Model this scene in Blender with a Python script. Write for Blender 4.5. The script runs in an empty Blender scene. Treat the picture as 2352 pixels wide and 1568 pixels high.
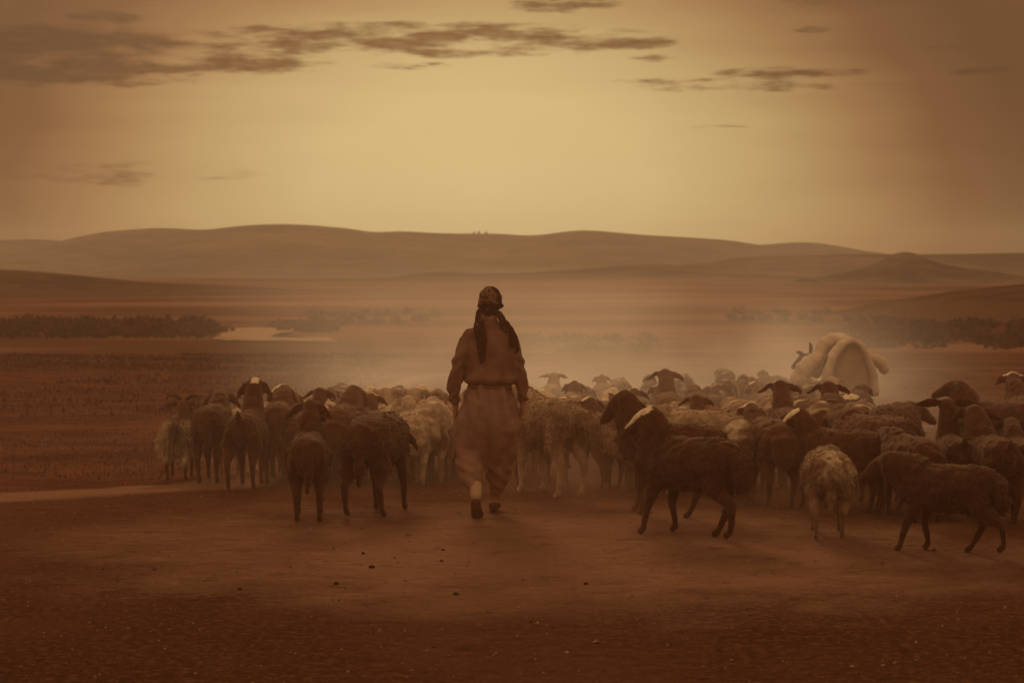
import bpy, math, random
import numpy as np
from mathutils import Vector
random.seed(7); rng = np.random.default_rng(7)
scene = bpy.context.scene
COL = scene.collection
R = math.radians

# ------------------------------------------------------------------ camera
CAM_H = 1.875
PITCH = math.atan(164/4574)
cam_d = bpy.data.cameras.new("camera"); cam = bpy.data.objects.new("camera", cam_d); COL.objects.link(cam)
cam_d.lens = 70; cam_d.sensor_width = 36; cam_d.clip_end = 60000; cam_d.clip_start = 0.1
cam_d.dof.use_dof = True; cam_d.dof.focus_distance = 15.5; cam_d.dof.aperture_fstop = 4.0
cam.location = (0, 0, CAM_H); cam.rotation_euler = (math.pi/2 - PITCH, 0, 0)
scene.camera = cam

# ------------------------------------------------------------------ world, sun, exposure
SUN_EL, SUN_AZ = 26.0, -6.0          # azimuth measured from +Y, minus = left
world = bpy.data.worlds.new("World"); scene.world = world; world.use_nodes = True
nt = world.node_tree; nt.nodes.clear()
def N(t, typ, **kw):
    n = t.nodes.new(typ)
    for k, v in kw.items(): setattr(n, k, v)
    return n
def setin(t, sock, v):
    if isinstance(v, bpy.types.NodeSocket): t.links.new(v, sock)
    else: sock.default_value = v
def M(t, op, a, b=None, c=None, clamp=False):
    n = N(t, 'ShaderNodeMath', operation=op, use_clamp=clamp)
    setin(t, n.inputs[0], a)
    if b is not None: setin(t, n.inputs[1], b)
    if c is not None: setin(t, n.inputs[2], c)
    return n.outputs[0]
def MR(t, v, a, b, c=0.0, d=1.0, smooth=True):
    n = N(t, 'ShaderNodeMapRange', interpolation_type='SMOOTHSTEP' if smooth else 'LINEAR')
    setin(t, n.inputs['Value'], v)
    for k, x in zip(('From Min', 'From Max', 'To Min', 'To Max'), (a, b, c, d)): setin(t, n.inputs[k], x)
    return n.outputs['Result']
def MIX(t, f, a, b, blend='MIX'):
    n = N(t, 'ShaderNodeMix', data_type='RGBA', blend_type=blend)
    setin(t, n.inputs[0], f); setin(t, n.inputs[6], a); setin(t, n.inputs[7], b)
    return n.outputs[2]
def NOISE(t, vec, scale, detail=4, rough=.55, dim='3D'):
    n = N(t, 'ShaderNodeTexNoise', noise_dimensions=dim)
    if vec is not None: t.links.new(vec, n.inputs['Vector'])
    n.inputs['Scale'].default_value = scale; n.inputs['Detail'].default_value = detail; n.inputs['Roughness'].default_value = rough
    return n.outputs['Fac']
def RAMP(t, f, stops):
    n = N(t, 'ShaderNodeValToRGB'); cr = n.color_ramp
    while len(cr.elements) < len(stops): cr.elements.new(.5)
    for e, (p, c) in zip(cr.elements, stops): e.position = p; e.color = (*c, 1)
    t.links.new(f, n.inputs[0]); return n.outputs[0]
D2 = 180/math.pi
def build_world(t):
    tc = N(t, 'ShaderNodeTexCoord'); sx = N(t, 'ShaderNodeSeparateXYZ'); t.links.new(tc.outputs['Generated'], sx.inputs[0])
    x, y, z = sx.outputs
    u = M(t, 'MULTIPLY', M(t, 'ARCTAN2', x, y), D2)
    v = M(t, 'MULTIPLY', M(t, 'ARCSINE', z), D2)
    # aureole round the veiled sun, low over the hills
    du = M(t, 'DIVIDE', M(t, 'SUBTRACT', u, -0.8), 13.8)
    dv = M(t, 'DIVIDE', M(t, 'SUBTRACT', v, 2.2), 8.2)
    r = M(t, 'SQRT', M(t, 'ADD', M(t, 'POWER', M(t, 'ABSOLUTE', du), 2.0), M(t, 'POWER', M(t, 'ABSOLUTE', dv), 2.0)))
    cmb0 = N(t, 'ShaderNodeCombineXYZ'); t.links.new(M(t, 'MULTIPLY', u, .12), cmb0.inputs[0]); t.links.new(M(t, 'MULTIPLY', v, .9), cmb0.inputs[1])
    streak = NOISE(t, cmb0.outputs[0], 1.0, 4, .5)
    r = M(t, 'ADD', r, M(t, 'MULTIPLY', M(t, 'SUBTRACT', streak, .5), .16))
    col = RAMP(t, M(t, 'DIVIDE', r, 4.0, clamp=True), [
        (0.0, (.66, .515, .235)), (.085, (.615, .470, .208)), (.15, (.45, .315, .128)), (.205, (.25, .130, .048)),
        (.24, (.115, .045, .0155)), (.28, (.070, .022, .007)), (.34, (.09, .030, .010)), (.5, (.28, .17, .088)), (1.0, (.46, .32, .19))])
    sky = N(t, 'ShaderNodeTexSky', sky_type='NISHITA', sun_disc=False)
    sky.sun_elevation = R(SUN_EL); sky.sun_rotation = R(SUN_AZ); sky.dust_density = 6; sky.air_density = 1.5
    bw = N(t, 'ShaderNodeRGBToBW'); t.links.new(sky.outputs[0], bw.inputs[0])
    ntint = MIX(t, 1.0, (.0035, .0021, .0010, 1), bw.outputs[0], 'MULTIPLY')
    # clouds
    ells = [(980,97,520,34,1.),(700,88,260,26,.7),(270,57,95,15,.9),(130,115,340,36,1.35),(170,175,330,34,1.3),(570,150,190,30,1.),(520,122,90,16,.6),
            (1290,15,130,20,.95),(10,2,130,12,1.2),(1810,176,170,13,.95),(1720,205,320,13,.45),(2190,127,90,7,.7),(2270,180,120,8,.7),
            (1860,80,50,7,.5),(970,156,120,8,.55),(1560,190,180,8,.4),(1650,296,70,5,.35),(1900,20,150,10,.4),(1500,140,60,9,.45),(1400,104,150,16,.9),(250,405,330,26,.35)]
    cov = None
    for (px, py, a, b, w) in ells:
        cu, cv = (px-1176)*.012526, (620-py)*.012526; a *= .012526; b *= .012526
        p = M(t, 'POWER', M(t, 'ABSOLUTE', M(t, 'DIVIDE', M(t, 'SUBTRACT', u, cu), a*1.15)), 2.0)
        q = M(t, 'POWER', M(t, 'ABSOLUTE', M(t, 'DIVIDE', M(t, 'SUBTRACT', v, cv), b*1.35)), 2.0)
        e = M(t, 'MULTIPLY', M(t, 'SUBTRACT', 1.0, M(t, 'ADD', p, q), clamp=True), w)
        cov = e if cov is None else M(t, 'MAXIMUM', cov, e)
    cmb = N(t, 'ShaderNodeCombineXYZ'); t.links.new(M(t, 'MULTIPLY', u, .36), cmb.inputs[0]); t.links.new(M(t, 'MULTIPLY', v, 1.9), cmb.inputs[1])
    n1 = NOISE(t, cmb.outputs[0], 1.6, 8, .62)
    dens = M(t, 'ADD', M(t, 'MULTIPLY', cov, .8), M(t, 'MULTIPLY', M(t, 'SUBTRACT', n1, .5), 3.6))
    dens = M(t, 'MULTIPLY', MR(t, dens, .0, .95), MR(t, cov, 0.0, .3))
    n2 = NOISE(t, cmb.outputs[0], 4.5, 5, .6)
    dens = M(t, 'MULTIPLY', dens, MR(t, n2, .2, .65, .7, 1.0))
    shade = MIX(t, dens, (1, 1, 1, 1), (.22, .115, .07, 1))
    col = MIX(t, 1.0, col, shade, 'MULTIPLY')
    col = MIX(t, 1.0, col, ntint, 'ADD')
    bg = N(t, 'ShaderNodeBackground'); sc = MIX(t, 1.0, col, (10, 10, 10, 1), 'MULTIPLY')
    t.links.new(sc, bg.inputs[0]); bg.inputs[1].default_value = 0.1
    o = N(t, 'ShaderNodeOutputWorld'); t.links.new(bg.outputs[0], o.inputs[0])
build_world(nt)

sd = bpy.data.lights.new("sun", 'SUN'); sun = bpy.data.objects.new("sun", sd); COL.objects.link(sun)
sd.energy = 1.5; sd.angle = R(14); sd.color = (1.0, .84, .54)
sdir = Vector((math.sin(R(SUN_AZ))*math.cos(R(SUN_EL)), math.cos(R(SUN_AZ))*math.cos(R(SUN_EL)), math.sin(R(SUN_EL))))
sun.rotation_euler = sdir.to_track_quat('Z', 'Y').to_euler()

vs = scene.view_settings
vs.view_transform = 'Standard'; vs.look = 'None'; vs.exposure = 0; vs.gamma = 1; vs.use_curve_mapping = False
scene.cycles.volume_bounces = 1; scene.cycles.max_bounces = 5; scene.cycles.volume_step_rate = 2.0
scene.cycles.use_denoising = True

# ------------------------------------------------------------------ helpers
def ray(px, py, d):
    """world point at ground distance d seen at pixel (px,py) of the 2352-wide photo"""
    tx, ty = (px-1176)/4574, (784-py)/4574
    dy, dz = math.cos(PITCH)+ty*math.sin(PITCH), -math.sin(PITCH)+ty*math.cos(PITCH)
    return Vector((tx/dy*d, d, CAM_H + dz/dy*d))
def mesh_obj(name, verts, faces, mat=None, parent=None, smooth=True):
    me = bpy.data.meshes.new(name); me.from_pydata([tuple(v) for v in verts], [], faces)
    if smooth: me.polygons.foreach_set('use_smooth', [True]*len(me.polygons))
    o = bpy.data.objects.new(name, me); COL.objects.link(o)
    if mat: me.materials.append(mat)
    if parent: o.parent = parent
    return o
def fast_mesh(name, V, F, mat=None, smooth=True):
    V = np.asarray(V, dtype=np.float32); F = np.asarray(F, dtype=np.int32); k = F.shape[1]
    me = bpy.data.meshes.new(name); me.vertices.add(len(V)); me.vertices.foreach_set('co', V.ravel())
    me.loops.add(F.size); me.loops.foreach_set('vertex_index', F.ravel())
    me.polygons.add(len(F)); me.polygons.foreach_set('loop_start', np.arange(0, F.size, k, dtype=np.int32))
    me.polygons.foreach_set('use_smooth', np.full(len(F), smooth))
    me.update(calc_edges=True); me.validate()
    if mat: me.materials.append(mat)
    return me
def link(name, me, parent=None):
    o = bpy.data.objects.new(name, me); COL.objects.link(o)
    if parent: o.parent = parent
    return o
def tag(o, label=None, cat=None, group=None, kind=None):
    if label: o['label'] = label
    if cat: o['category'] = cat
    if group: o['group'] = group
    if kind: o['kind'] = kind
    return o
def new_mat(name, rough=.9):
    m = bpy.data.materials.new(name); m.use_nodes = True
    b = m.node_tree.nodes['Principled BSDF']; b.inputs['Roughness'].default_value = rough
    b.inputs['Specular IOR Level'].default_value = 0.0
    return m, m.node_tree, b
def sstep(a, b, x):
    t = np.clip((x-a)/(b-a), 0, 1); return t*t*(3-2*t)

# ------------------------------------------------------------------ terrain
XP = np.array([-100, 14, 15, 17, 36, 60, 110, 130, 230, 320, 1200, 4000, 30000.])
ZP = np.array([0, 0, -.01, -.06, -.83, -1.75, -3.0, -3.5, -8.0, -9.5, -10, -13, -20.])
def g0(y): return np.interp(y, XP, ZP)
def snoise(x, y, s, seed=0):
    # smooth pseudo noise from summed sines
    r = np.random.default_rng(seed); out = 0
    for i in range(7):
        a = r.uniform(0, 2*math.pi); k = s*(1+i*.55); ph = r.uniform(0, 6.28)
        out = out + np.sin((x*math.cos(a)+y*math.sin(a))*k+ph)/(1+i*.5)
    return out/3.0
BARE = np.array([(-60,-40),(-40,-2),(-14,11.0),(-9,14.3),(-4.55,17.5),(-3.25,18.6),(-2.9,22),(-3.4,34),(-4.6,55),(-4.0,75),(2,92),(10,99),(40,108),(80,112),
                 (80,96),(40,92),(17,86),(10,76),(7.4,55),(6.6,40),(6.3,33.2),(8.6,33.9),(30,40),(60,44),(80,-40)], float)
def bare_sd(x, y):
    """signed distance to the bare ground outline, positive inside"""
    x = np.asarray(x, float); y = np.asarray(y, float)
    dmin = np.full(x.shape, 1e9); ins = np.zeros(x.shape, bool)
    n = len(BARE)
    for i in range(n):
        ax, ay = BARE[i]; bx, by = BARE[(i+1) % n]
        ex, ey = bx-ax, by-ay
        t = np.clip(((x-ax)*ex+(y-ay)*ey)/(ex*ex+ey*ey), 0, 1)
        dmin = np.minimum(dmin, np.hypot(x-ax-t*ex, y-ay-t*ey))
        c = ((ay > y) != (by > y)) & (x < (bx-ax)*(y-ay)/(by-ay+1e-12)+ax)
        ins ^= c
    return np.where(ins, dmin, -dmin)
def gz(x, y):
    x = np.asarray(x, float); y = np.asarray(y, float)
    z = g0(y)
    sd_ = bare_sd(x, y)
    rough_ = sstep(0, 3, -sd_)
    z = z - .10*sstep(0, 1.2, -sd_)*sstep(160, 60, y)
    z = z + rough_*snoise(x, y, .9, 3)*.06*sstep(150, 60, y)
    z = z + snoise(x, y, .5, 5)*.012
    far = sstep(200, 600, y)
    z = z + far*snoise(x, y, .004, 9)*2.0*np.clip(y/1500, .2, 1.5)
    return z
def gzf(x, y): return float(gz(np.array([x]), np.array([y]))[0])

rows = np.concatenate([np.linspace(-40, 5, 20), np.linspace(5.4, 40, 170), np.geomspace(40.5, 420, 170), np.geomspace(430, 8250, 90)])
sj = np.linspace(-1, 1, 361); tj = np.sign(sj)*np.abs(sj)**1.9
W = np.maximum(45, rows*.9+20)
GX = W[:, None]*tj[None, :]; GY = np.repeat(rows[:, None], len(tj), 1)
GZ = gz(GX.ravel(), GY.ravel())
nr, nc = GX.shape
idx = np.arange(nr*nc).reshape(nr, nc)
F = np.stack([idx[:-1, :-1], idx[:-1, 1:], idx[1:, 1:], idx[1:, :-1]], -1).reshape(-1, 4)

mg, t, b = new_mat("ground")
geo = N(t, 'ShaderNodeNewGeometry'); pos = geo.outputs['Position']
at = N(t, 'ShaderNodeAttribute', attribute_name='bare')
sdn = M(t, 'ADD', at.outputs['Fac'], M(t, 'MULTIPLY', M(t, 'SUBTRACT', NOISE(t, pos, 1.3, 4), .5), .55))
mp = N(t, 'ShaderNodeMapping'); t.links.new(pos, mp.inputs[0]); mp.inputs['Scale'].default_value = (1, .55, 1)
nA = NOISE(t, mp.outputs[0], .32, 5); nB = NOISE(t, pos, 20, 6, .72); nC = NOISE(t, pos, 75, 3, .7)
road = MIX(t, MR(t, nA, .36, .64), (.058, .0185, .0085, 1), (.105, .037, .0185, 1))
road = MIX(t, MR(t, nB, .46, .62), road, (.135, .048, .021, 1))
road = MIX(t, MR(t, nC, .56, .68), road, (.05, .014, .005, 1))
shoulder = MIX(t, nB, (.27, .125, .07, 1), (.19, .08, .042, 1))
fsh = M(t, 'MULTIPLY', MR(t, sdn, .05, .25), MR(t, sdn, 1.25, .8))
nG = NOISE(t, pos, .5, 6, .65)
verge = MIX(t, MR(t, nG, .35, .65), (.070, .020, .009, 1), (.14, .045, .020, 1))
mp2 = N(t, 'ShaderNodeMapping'); t.links.new(pos, mp2.inputs[0]); mp2.inputs['Scale'].default_value = (.5, 1, 1)
nF = NOISE(t, mp2.outputs[0], .010, 8, .62)
plain = MIX(t, MR(t, nF, .42, .60), (.085, .026, .011, 1), (.20, .082, .040, 1))
sp = N(t, 'ShaderNodeSeparateXYZ'); t.links.new(pos, sp.inputs[0])
verge = MIX(t, MR(t, sp.outputs[1], 90, 260), verge, plain)
inside = MIX(t, fsh, road, shoulder)
# pool of light on the road, painted into its colour as a pale oval
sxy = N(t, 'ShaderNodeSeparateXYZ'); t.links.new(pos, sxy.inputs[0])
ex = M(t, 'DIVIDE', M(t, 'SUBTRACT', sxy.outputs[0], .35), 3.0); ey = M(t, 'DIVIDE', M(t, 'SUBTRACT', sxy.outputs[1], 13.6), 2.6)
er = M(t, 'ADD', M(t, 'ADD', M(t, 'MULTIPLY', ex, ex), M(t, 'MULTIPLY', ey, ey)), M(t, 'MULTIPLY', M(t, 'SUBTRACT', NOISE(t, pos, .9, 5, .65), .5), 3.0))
light_pool = MIX(t, nC, (.46, .235, .135, 1), (.20, .080, .042, 1))
inside = MIX(t, M(t, 'MULTIPLY', MR(t, er, 1.9, -.2), .62), inside, light_pool)
inside = MIX(t, M(t, 'MULTIPLY', MR(t, NOISE(t, pos, 3.2, 6, .7), .55, .68), .45), inside, (.055, .018, .008, 1))
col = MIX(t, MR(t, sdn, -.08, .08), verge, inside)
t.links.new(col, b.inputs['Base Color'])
bp = N(t, 'ShaderNodeBump'); bp.inputs['Strength'].default_value = .8; bp.inputs['Distance'].default_value = .025
vor = N(t, 'ShaderNodeTexVoronoi', feature='SMOOTH_F1'); t.links.new(pos, vor.inputs['Vector']); vor.inputs['Scale'].default_value = 5.5
t.links.new(M(t, 'ADD', M(t, 'ADD', nB, M(t, 'MULTIPLY', nC, .5)), MR(t, vor.outputs['Distance'], .1, .4, -1.2, 0)), bp.inputs['Height']); t.links.new(bp.outputs[0], b.inputs['Normal'])
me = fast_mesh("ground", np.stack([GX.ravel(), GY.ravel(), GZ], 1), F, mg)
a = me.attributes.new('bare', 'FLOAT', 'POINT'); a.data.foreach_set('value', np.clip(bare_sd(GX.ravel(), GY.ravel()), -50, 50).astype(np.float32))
tag(link("ground", me), kind='structure')

def hill_mat(name, c1, c2, s):
    m, t, b = new_mat(name, 1.0)
    geo = N(t, 'ShaderNodeNewGeometry'); mp = N(t, 'ShaderNodeMapping'); t.links.new(geo.outputs['Position'], mp.inputs[0])
    mp.inputs['Scale'].default_value = (.6, .6, 2.5)
    f1 = NOISE(t, mp.outputs[0], s, 9, .68); f2 = NOISE(t, mp.outputs[0], s*7, 8, .7)
    t.links.new(MIX(t, MR(t, M(t, 'ADD', M(t, 'MULTIPLY', f1, .55), M(t, 'MULTIPLY', f2, .45)), .42, .58), (*c1, 1), (*c2, 1)), b.inputs['Base Color'])
    return m
mh = hill_mat("dry_hillside", (.045, .017, .008), (.15, .070, .036), .004)
mh2 = hill_mat("dark_hillside", (.045, .016, .007), (.10, .040, .018), .02)
def ridge(name, prof, D, depth, zb, mat, nrow=26, ncol=340, amp=.06, seed=1, ext=900):
    px = np.linspace(prof[0][0]-0, prof[-1][0]+0, ncol)
    py = np.interp(px, [p[0] for p in prof], [p[1] for p in prof])
    k = np.hanning(9); k /= k.sum(); py = np.convolve(np.pad(py, 4, 'edge'), k, 'valid')
    zt = CAM_H + D*(620-py)/4574
    V = []
    tt = np.linspace(-1, 1, nrow)
    for q in tt:
        sh = math.cos(q*math.pi/2)**1.6
        xx = (px-1176)/4574*D; yy = np.full_like(xx, D+q*depth)
        yy = yy + snoise(xx, yy, 3/depth, seed+2)*depth*.12
        z = zb + (zt-zb)*sh*(1 + (amp*snoise(xx, yy*1.3, 9/depth, seed))*(abs(q) > .08)*(1 if q < 0 else .3))
        V.append(np.stack([xx, yy, z], 1))
    V = np.concatenate(V); idx = np.arange(nrow*ncol).reshape(nrow, ncol)
    F = np.stack([idx[:-1, :-1], idx[:-1, 1:], idx[1:, 1:], idx[1:, :-1]], -1).reshape(-1, 4)
    return tag(link(name, fast_mesh(name, V, F, mat)), kind='structure')
ridge("hills", [(-900,560),(-500,550),(-200,545),(0,556),(100,552),(150,553),(200,559),(240,547),(280,535),(330,530),(400,526),(450,530),(500,533),(560,523),(620,518),(680,518),(740,520),(800,524),(860,535),(920,531),(1000,536),(1050,537),(1150,537),(1210,542),(1270,537),(1330,530),(1400,533),(1480,540),(1560,546),(1650,552),(1735,564),(1780,559),(1845,555),(1900,564),(1960,574),(2010,584),(2100,590),(2600,600),(3200,600)], 6000, 1700, -14, mh, amp=.10)
ridge("hills", [(1100,640),(1330,622),(1500,612),(1640,603),(1700,591),(1850,585),(2000,583),(2060,584),(2200,583),(2352,580),(2700,574),(3300,565)], 3400, 900, -14, mh, seed=5)
ridge("hills", [(-900,636),(100,645),(350,645),(480,638),(600,641),(700,640),(900,637),(960,628),(1010,624),(1100,627),(1200,628),(1300,620),(1380,614),(1500,606),(1600,611),(1750,622),(2000,636)], 2500, 500, -13, mh, seed=8)
ridge("hills", [(1850,640),(1930,628),(1990,614),(2030,598),(2055,582),(2075,578),(2095,582),(2125,597),(2170,610),(2260,622),(2400,640)], 2000, 150, -12, mh, seed=11, ncol=160)
ridge("hills", [(-900,600),(-300,608),(0,620),(100,627),(200,637),(300,648),(420,653),(500,658),(700,665),(850,676),(960,688)], 1100, 260, -11, mh2, seed=13)
ridge("hills", [(1700,770),(1900,745),(1990,712),(2050,694),(2120,680),(2200,668),(2352,652),(2600,640),(3300,620)], 480, 90, -10, mh2, seed=17)

# shallow pans of water on the plain
mw, t, b = new_mat("shallow_water", .9); b.inputs['Base Color'].default_value = (.34, .19, .10, 1)
def pan(pts):
    V = [ray(px, py, 1) for px, py in pts]; zz = -9.0; out = []
    for v in V:
        k = (zz-CAM_H)/(v.z-CAM_H); out.append((v.x*k, v.y*k, zz))
    cx = sum(o[0] for o in out)/len(out); cy = sum(o[1] for o in out)/len(out)
    ring = []
    n = len(out)
    for i in range(n):
        a_, b_ = out[i], out[(i+1) % n]
        for s in range(6):
            f = s/6; ring.append((a_[0]+(b_[0]-a_[0])*f+random.uniform(-1, 1), a_[1]+(b_[1]-a_[1])*f+random.uniform(-3, 3), zz))
    V = [(cx, cy, zz)]+ring; m_ = len(ring)
    o = mesh_obj("water", V, [(0, 1+i, 1+(i+1) % m_) for i in range(m_)], mw)
    tag(o, kind='structure')
pan([(525,752),(690,750),(650,764),(630,774),(760,775),(765,783),(520,782),(500,776)])
pan([(340,797),(480,793),(700,796),(720,803),(560,806),(350,804)])

# ------------------------------------------------------------------ body modelling tools
def loft(V, F, pts, rad, up=(0, 0, 1), n=12, caps=True):
    pts = [Vector(p) for p in pts]; rad = [(r, r) if not isinstance(r, tuple) else r for r in rad]
    if caps:
        a = pts[0]-(pts[1]-pts[0]).normalized()*min(rad[0])*.6; z = pts[-1]+(pts[-1]-pts[-2]).normalized()*min(rad[-1])*.6
        pts = [a]+pts+[z]; rad = [(rad[0][0]*.55, rad[0][1]*.55)]+rad+[(rad[-1][0]*.55, rad[-1][1]*.55)]
    base = len(V); up = Vector(up); k = len(pts)
    for i, p in enumerate(pts):
        tg = (pts[min(i+1, k-1)]-pts[max(i-1, 0)]).normalized()
        s = tg.cross(up); s = s.normalized() if s.length > 1e-4 else Vector((1, 0, 0)); w = s.cross(tg)
        for j in range(n):
            c = 2*math.pi*j/n
            V.append(p+s*math.cos(c)*rad[i][0]+w*math.sin(c)*rad[i][1])
    for i in range(k-1):
        for j in range(n):
            F.append((base+i*n+j, base+i*n+(j+1) % n, base+(i+1)*n+(j+1) % n, base+(i+1)*n+j))
    F.append(tuple(base+j for j in range(n))[::-1]); F.append(tuple(base+(k-1)*n+j for j in range(n)))
def ball(V, F, c, r, n=12, m=8):
    c = Vector(c); r = (r, r, r) if not isinstance(r, tuple) else r
    base = len(V); V.append(c+Vector((0, 0, r[2])))
    for i in range(1, m):
        a = math.pi*i/m
        for j in range(n):
            q = 2*math.pi*j/n; V.append(c+Vector((math.sin(a)*math.cos(q)*r[0], math.sin(a)*math.sin(q)*r[1], math.cos(a)*r[2])))
    V.append(c-Vector((0, 0, r[2]))); e = len(V)-1
    for j in range(n):
        F.append((base, base+1+j, base+1+(j+1) % n)); F.append((e, base+1+(m-2)*n+(j+1) % n, base+1+(m-2)*n+j))
    for i in range(m-2):
        for j in range(n):
            F.append((base+1+i*n+j, base+1+(i+1)*n+j, base+1+(i+1)*n+(j+1) % n, base+1+i*n+(j+1) % n))
def fuse(name, V, F, voxel, smooth=4):
    """union the lofts into one continuous skin"""
    me = bpy.data.meshes.new(name+"_raw"); me.from_pydata([tuple(v) for v in V], [], F); me.update()
    o = bpy.data.objects.new(name+"_raw", me); COL.objects.link(o)
    md = o.modifiers.new('r', 'REMESH'); md.mode = 'VOXEL'; md.voxel_size = voxel; md.use_smooth_shade = True
    if smooth:
        ms = o.modifiers.new('s', 'SMOOTH'); ms.iterations = smooth; ms.factor = .5
    dg = bpy.context.evaluated_depsgraph_get(); ev = o.evaluated_get(dg)
    out = bpy.data.meshes.new_from_object(ev, depsgraph=dg); out.name = name
    bpy.data.objects.remove(o); bpy.data.meshes.remove(me)
    out.polygons.foreach_set('use_smooth', [True]*len(out.polygons))
    return out
def co_of(me):
    a = np.empty(len(me.vertices)*3, np.float32); me.vertices.foreach_get('co', a); return a.reshape(-1, 3)
def nor_of(me):
    a = np.empty(len(me.vertices)*3, np.float32); me.vertices.foreach_get('normal', a); return a.reshape(-1, 3)
def set_co(me, a): me.vertices.foreach_set('co', np.ascontiguousarray(a, np.float32).ravel()); me.update()
def add_attr(me, name, v):
    a = me.attributes.new(name, 'FLOAT', 'POINT'); a.data.foreach_set('value', np.ascontiguousarray(v, np.float32))
def n3(P, s, seed=0):
    """cheap 3D noise, about -1..1"""
    r = np.random.default_rng(seed+100); out = np.zeros(len(P))
    for i in range(9):
        d = r.normal(size=3); d /= np.linalg.norm(d); q = r.normal(size=3); q /= np.linalg.norm(q)
        k = s*(.7+i*.35)
        out += np.sin(P@d*k+r.uniform(0, 6.28)+1.5*np.sin(P@q*k*.6))/(1+i*.35)
    return out/2.6
def tufts(me, n, length, zmin, keep=None, seed=1, down=.7, back=.5, width=.010, attr='pale', vary=.25):
    """fur locks growing out of the skin: one mesh of tapering blades"""
    r = np.random.default_rng(seed); P = co_of(me); Nn = nor_of(me)
    pa = np.empty(len(P), np.float32); me.attributes[attr].data.foreach_get('value', pa)
    ok = P[:, 2] > zmin
    if keep is not None: ok &= keep(P)
    ids = np.nonzero(ok)[0]; ids = r.choice(ids, n)
    p, nn = P[ids], Nn[ids]
    if pa.max() < .2 or (pa > .5).mean() < .25 and (pa < .1).mean() > .5: vary = .03
    d = nn*.8+np.array([0, -back, -down])+r.normal(size=(n, 3))*.35; d /= np.linalg.norm(d, axis=1)[:, None]
    L = length*r.uniform(.5, 1.3, n)[:, None]
    s = np.cross(d, r.normal(size=(n, 3))); s /= np.linalg.norm(s, axis=1)[:, None]; w = width*r.uniform(.6, 1.3, n)[:, None]
    base = p - nn*.006
    mid = base+d*L*.55; drop = np.array([0, 0, -1])*L*.18
    V = np.concatenate([base-s*w, base+s*w, mid+s*w*.7, mid-s*w*.7, base+d*L+drop], 0)
    i = np.arange(n)
    Q = np.stack([i, i+n, i+2*n, i+3*n], 1); T = np.stack([i+3*n, i+2*n, i+4*n], 1)
    F = np.concatenate([Q[:, [0, 1, 2]], Q[:, [0, 2, 3]], T], 0)
    m2 = fast_mesh("fleece", V, F, smooth=False)
    va = np.clip(pa[ids]+r.normal(size=n)*vary*.5, 0, 1); add_attr(m2, attr, np.tile(va, 5))
    return m2

# ------------------------------------------------------------------ coats
def coat(name, dark, pale, rough=.95):
    m, t, b = new_mat(name, rough)
    at = N(t, 'ShaderNodeAttribute', attribute_name='pale'); tc = N(t, 'ShaderNodeTexCoord')
    n1 = NOISE(t, tc.outputs['Object'], 14, 4, .6); n2 = NOISE(t, tc.outputs['Object'], 70, 3, .6)
    c = MIX(t, at.outputs['Fac'], (*dark, 1), (*pale, 1))
    c = MIX(t, MR(t, n1, .3, .7), MIX(t, 1.0, c, (.62, .58, .54, 1), 'MULTIPLY'), c)
    c = MIX(t, M(t, 'MULTIPLY', MR(t, n2, .45, .7), .5), c, MIX(t, 1.0, c, (1.35, 1.3, 1.25, 1), 'MULTIPLY'))
    t.links.new(c, b.inputs['Base Color'])
    b.inputs['Sheen Weight'].default_value = .25; b.inputs['Sheen Roughness'].default_value = .5; b.inputs['Sheen Tint'].default_value = (1, .75, .5, 1)
    bp = N(t, 'ShaderNodeBump'); bp.inputs['Strength'].default_value = .6; bp.inputs['Distance'].default_value = .012
    t.links.new(n2, bp.inputs['Height']); t.links.new(bp.outputs[0], b.inputs['Normal'])
    return m
CREAM = (.90, .66, .40)
COATS = {'black': coat("black_coat", (.088, .028, .015), CREAM), 'brown': coat("brown_coat", (.115, .040, .021), CREAM),
         'russet': coat("russet_coat", (.155, .066, .035), CREAM), 'tan': coat("tan_coat", (.29, .155, .085), CREAM),
         'cream': coat("cream_coat", (.35, .215, .125), CREAM)}
mhorn, t, b = new_mat("horn_keratin", .55); b.inputs['Base Color'].default_value = (.07, .028, .013, 1)
mhoof, t, b = new_mat("hoof", .7); b.inputs['Base Color'].default_value = (.05, .018, .008, 1)

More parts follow.
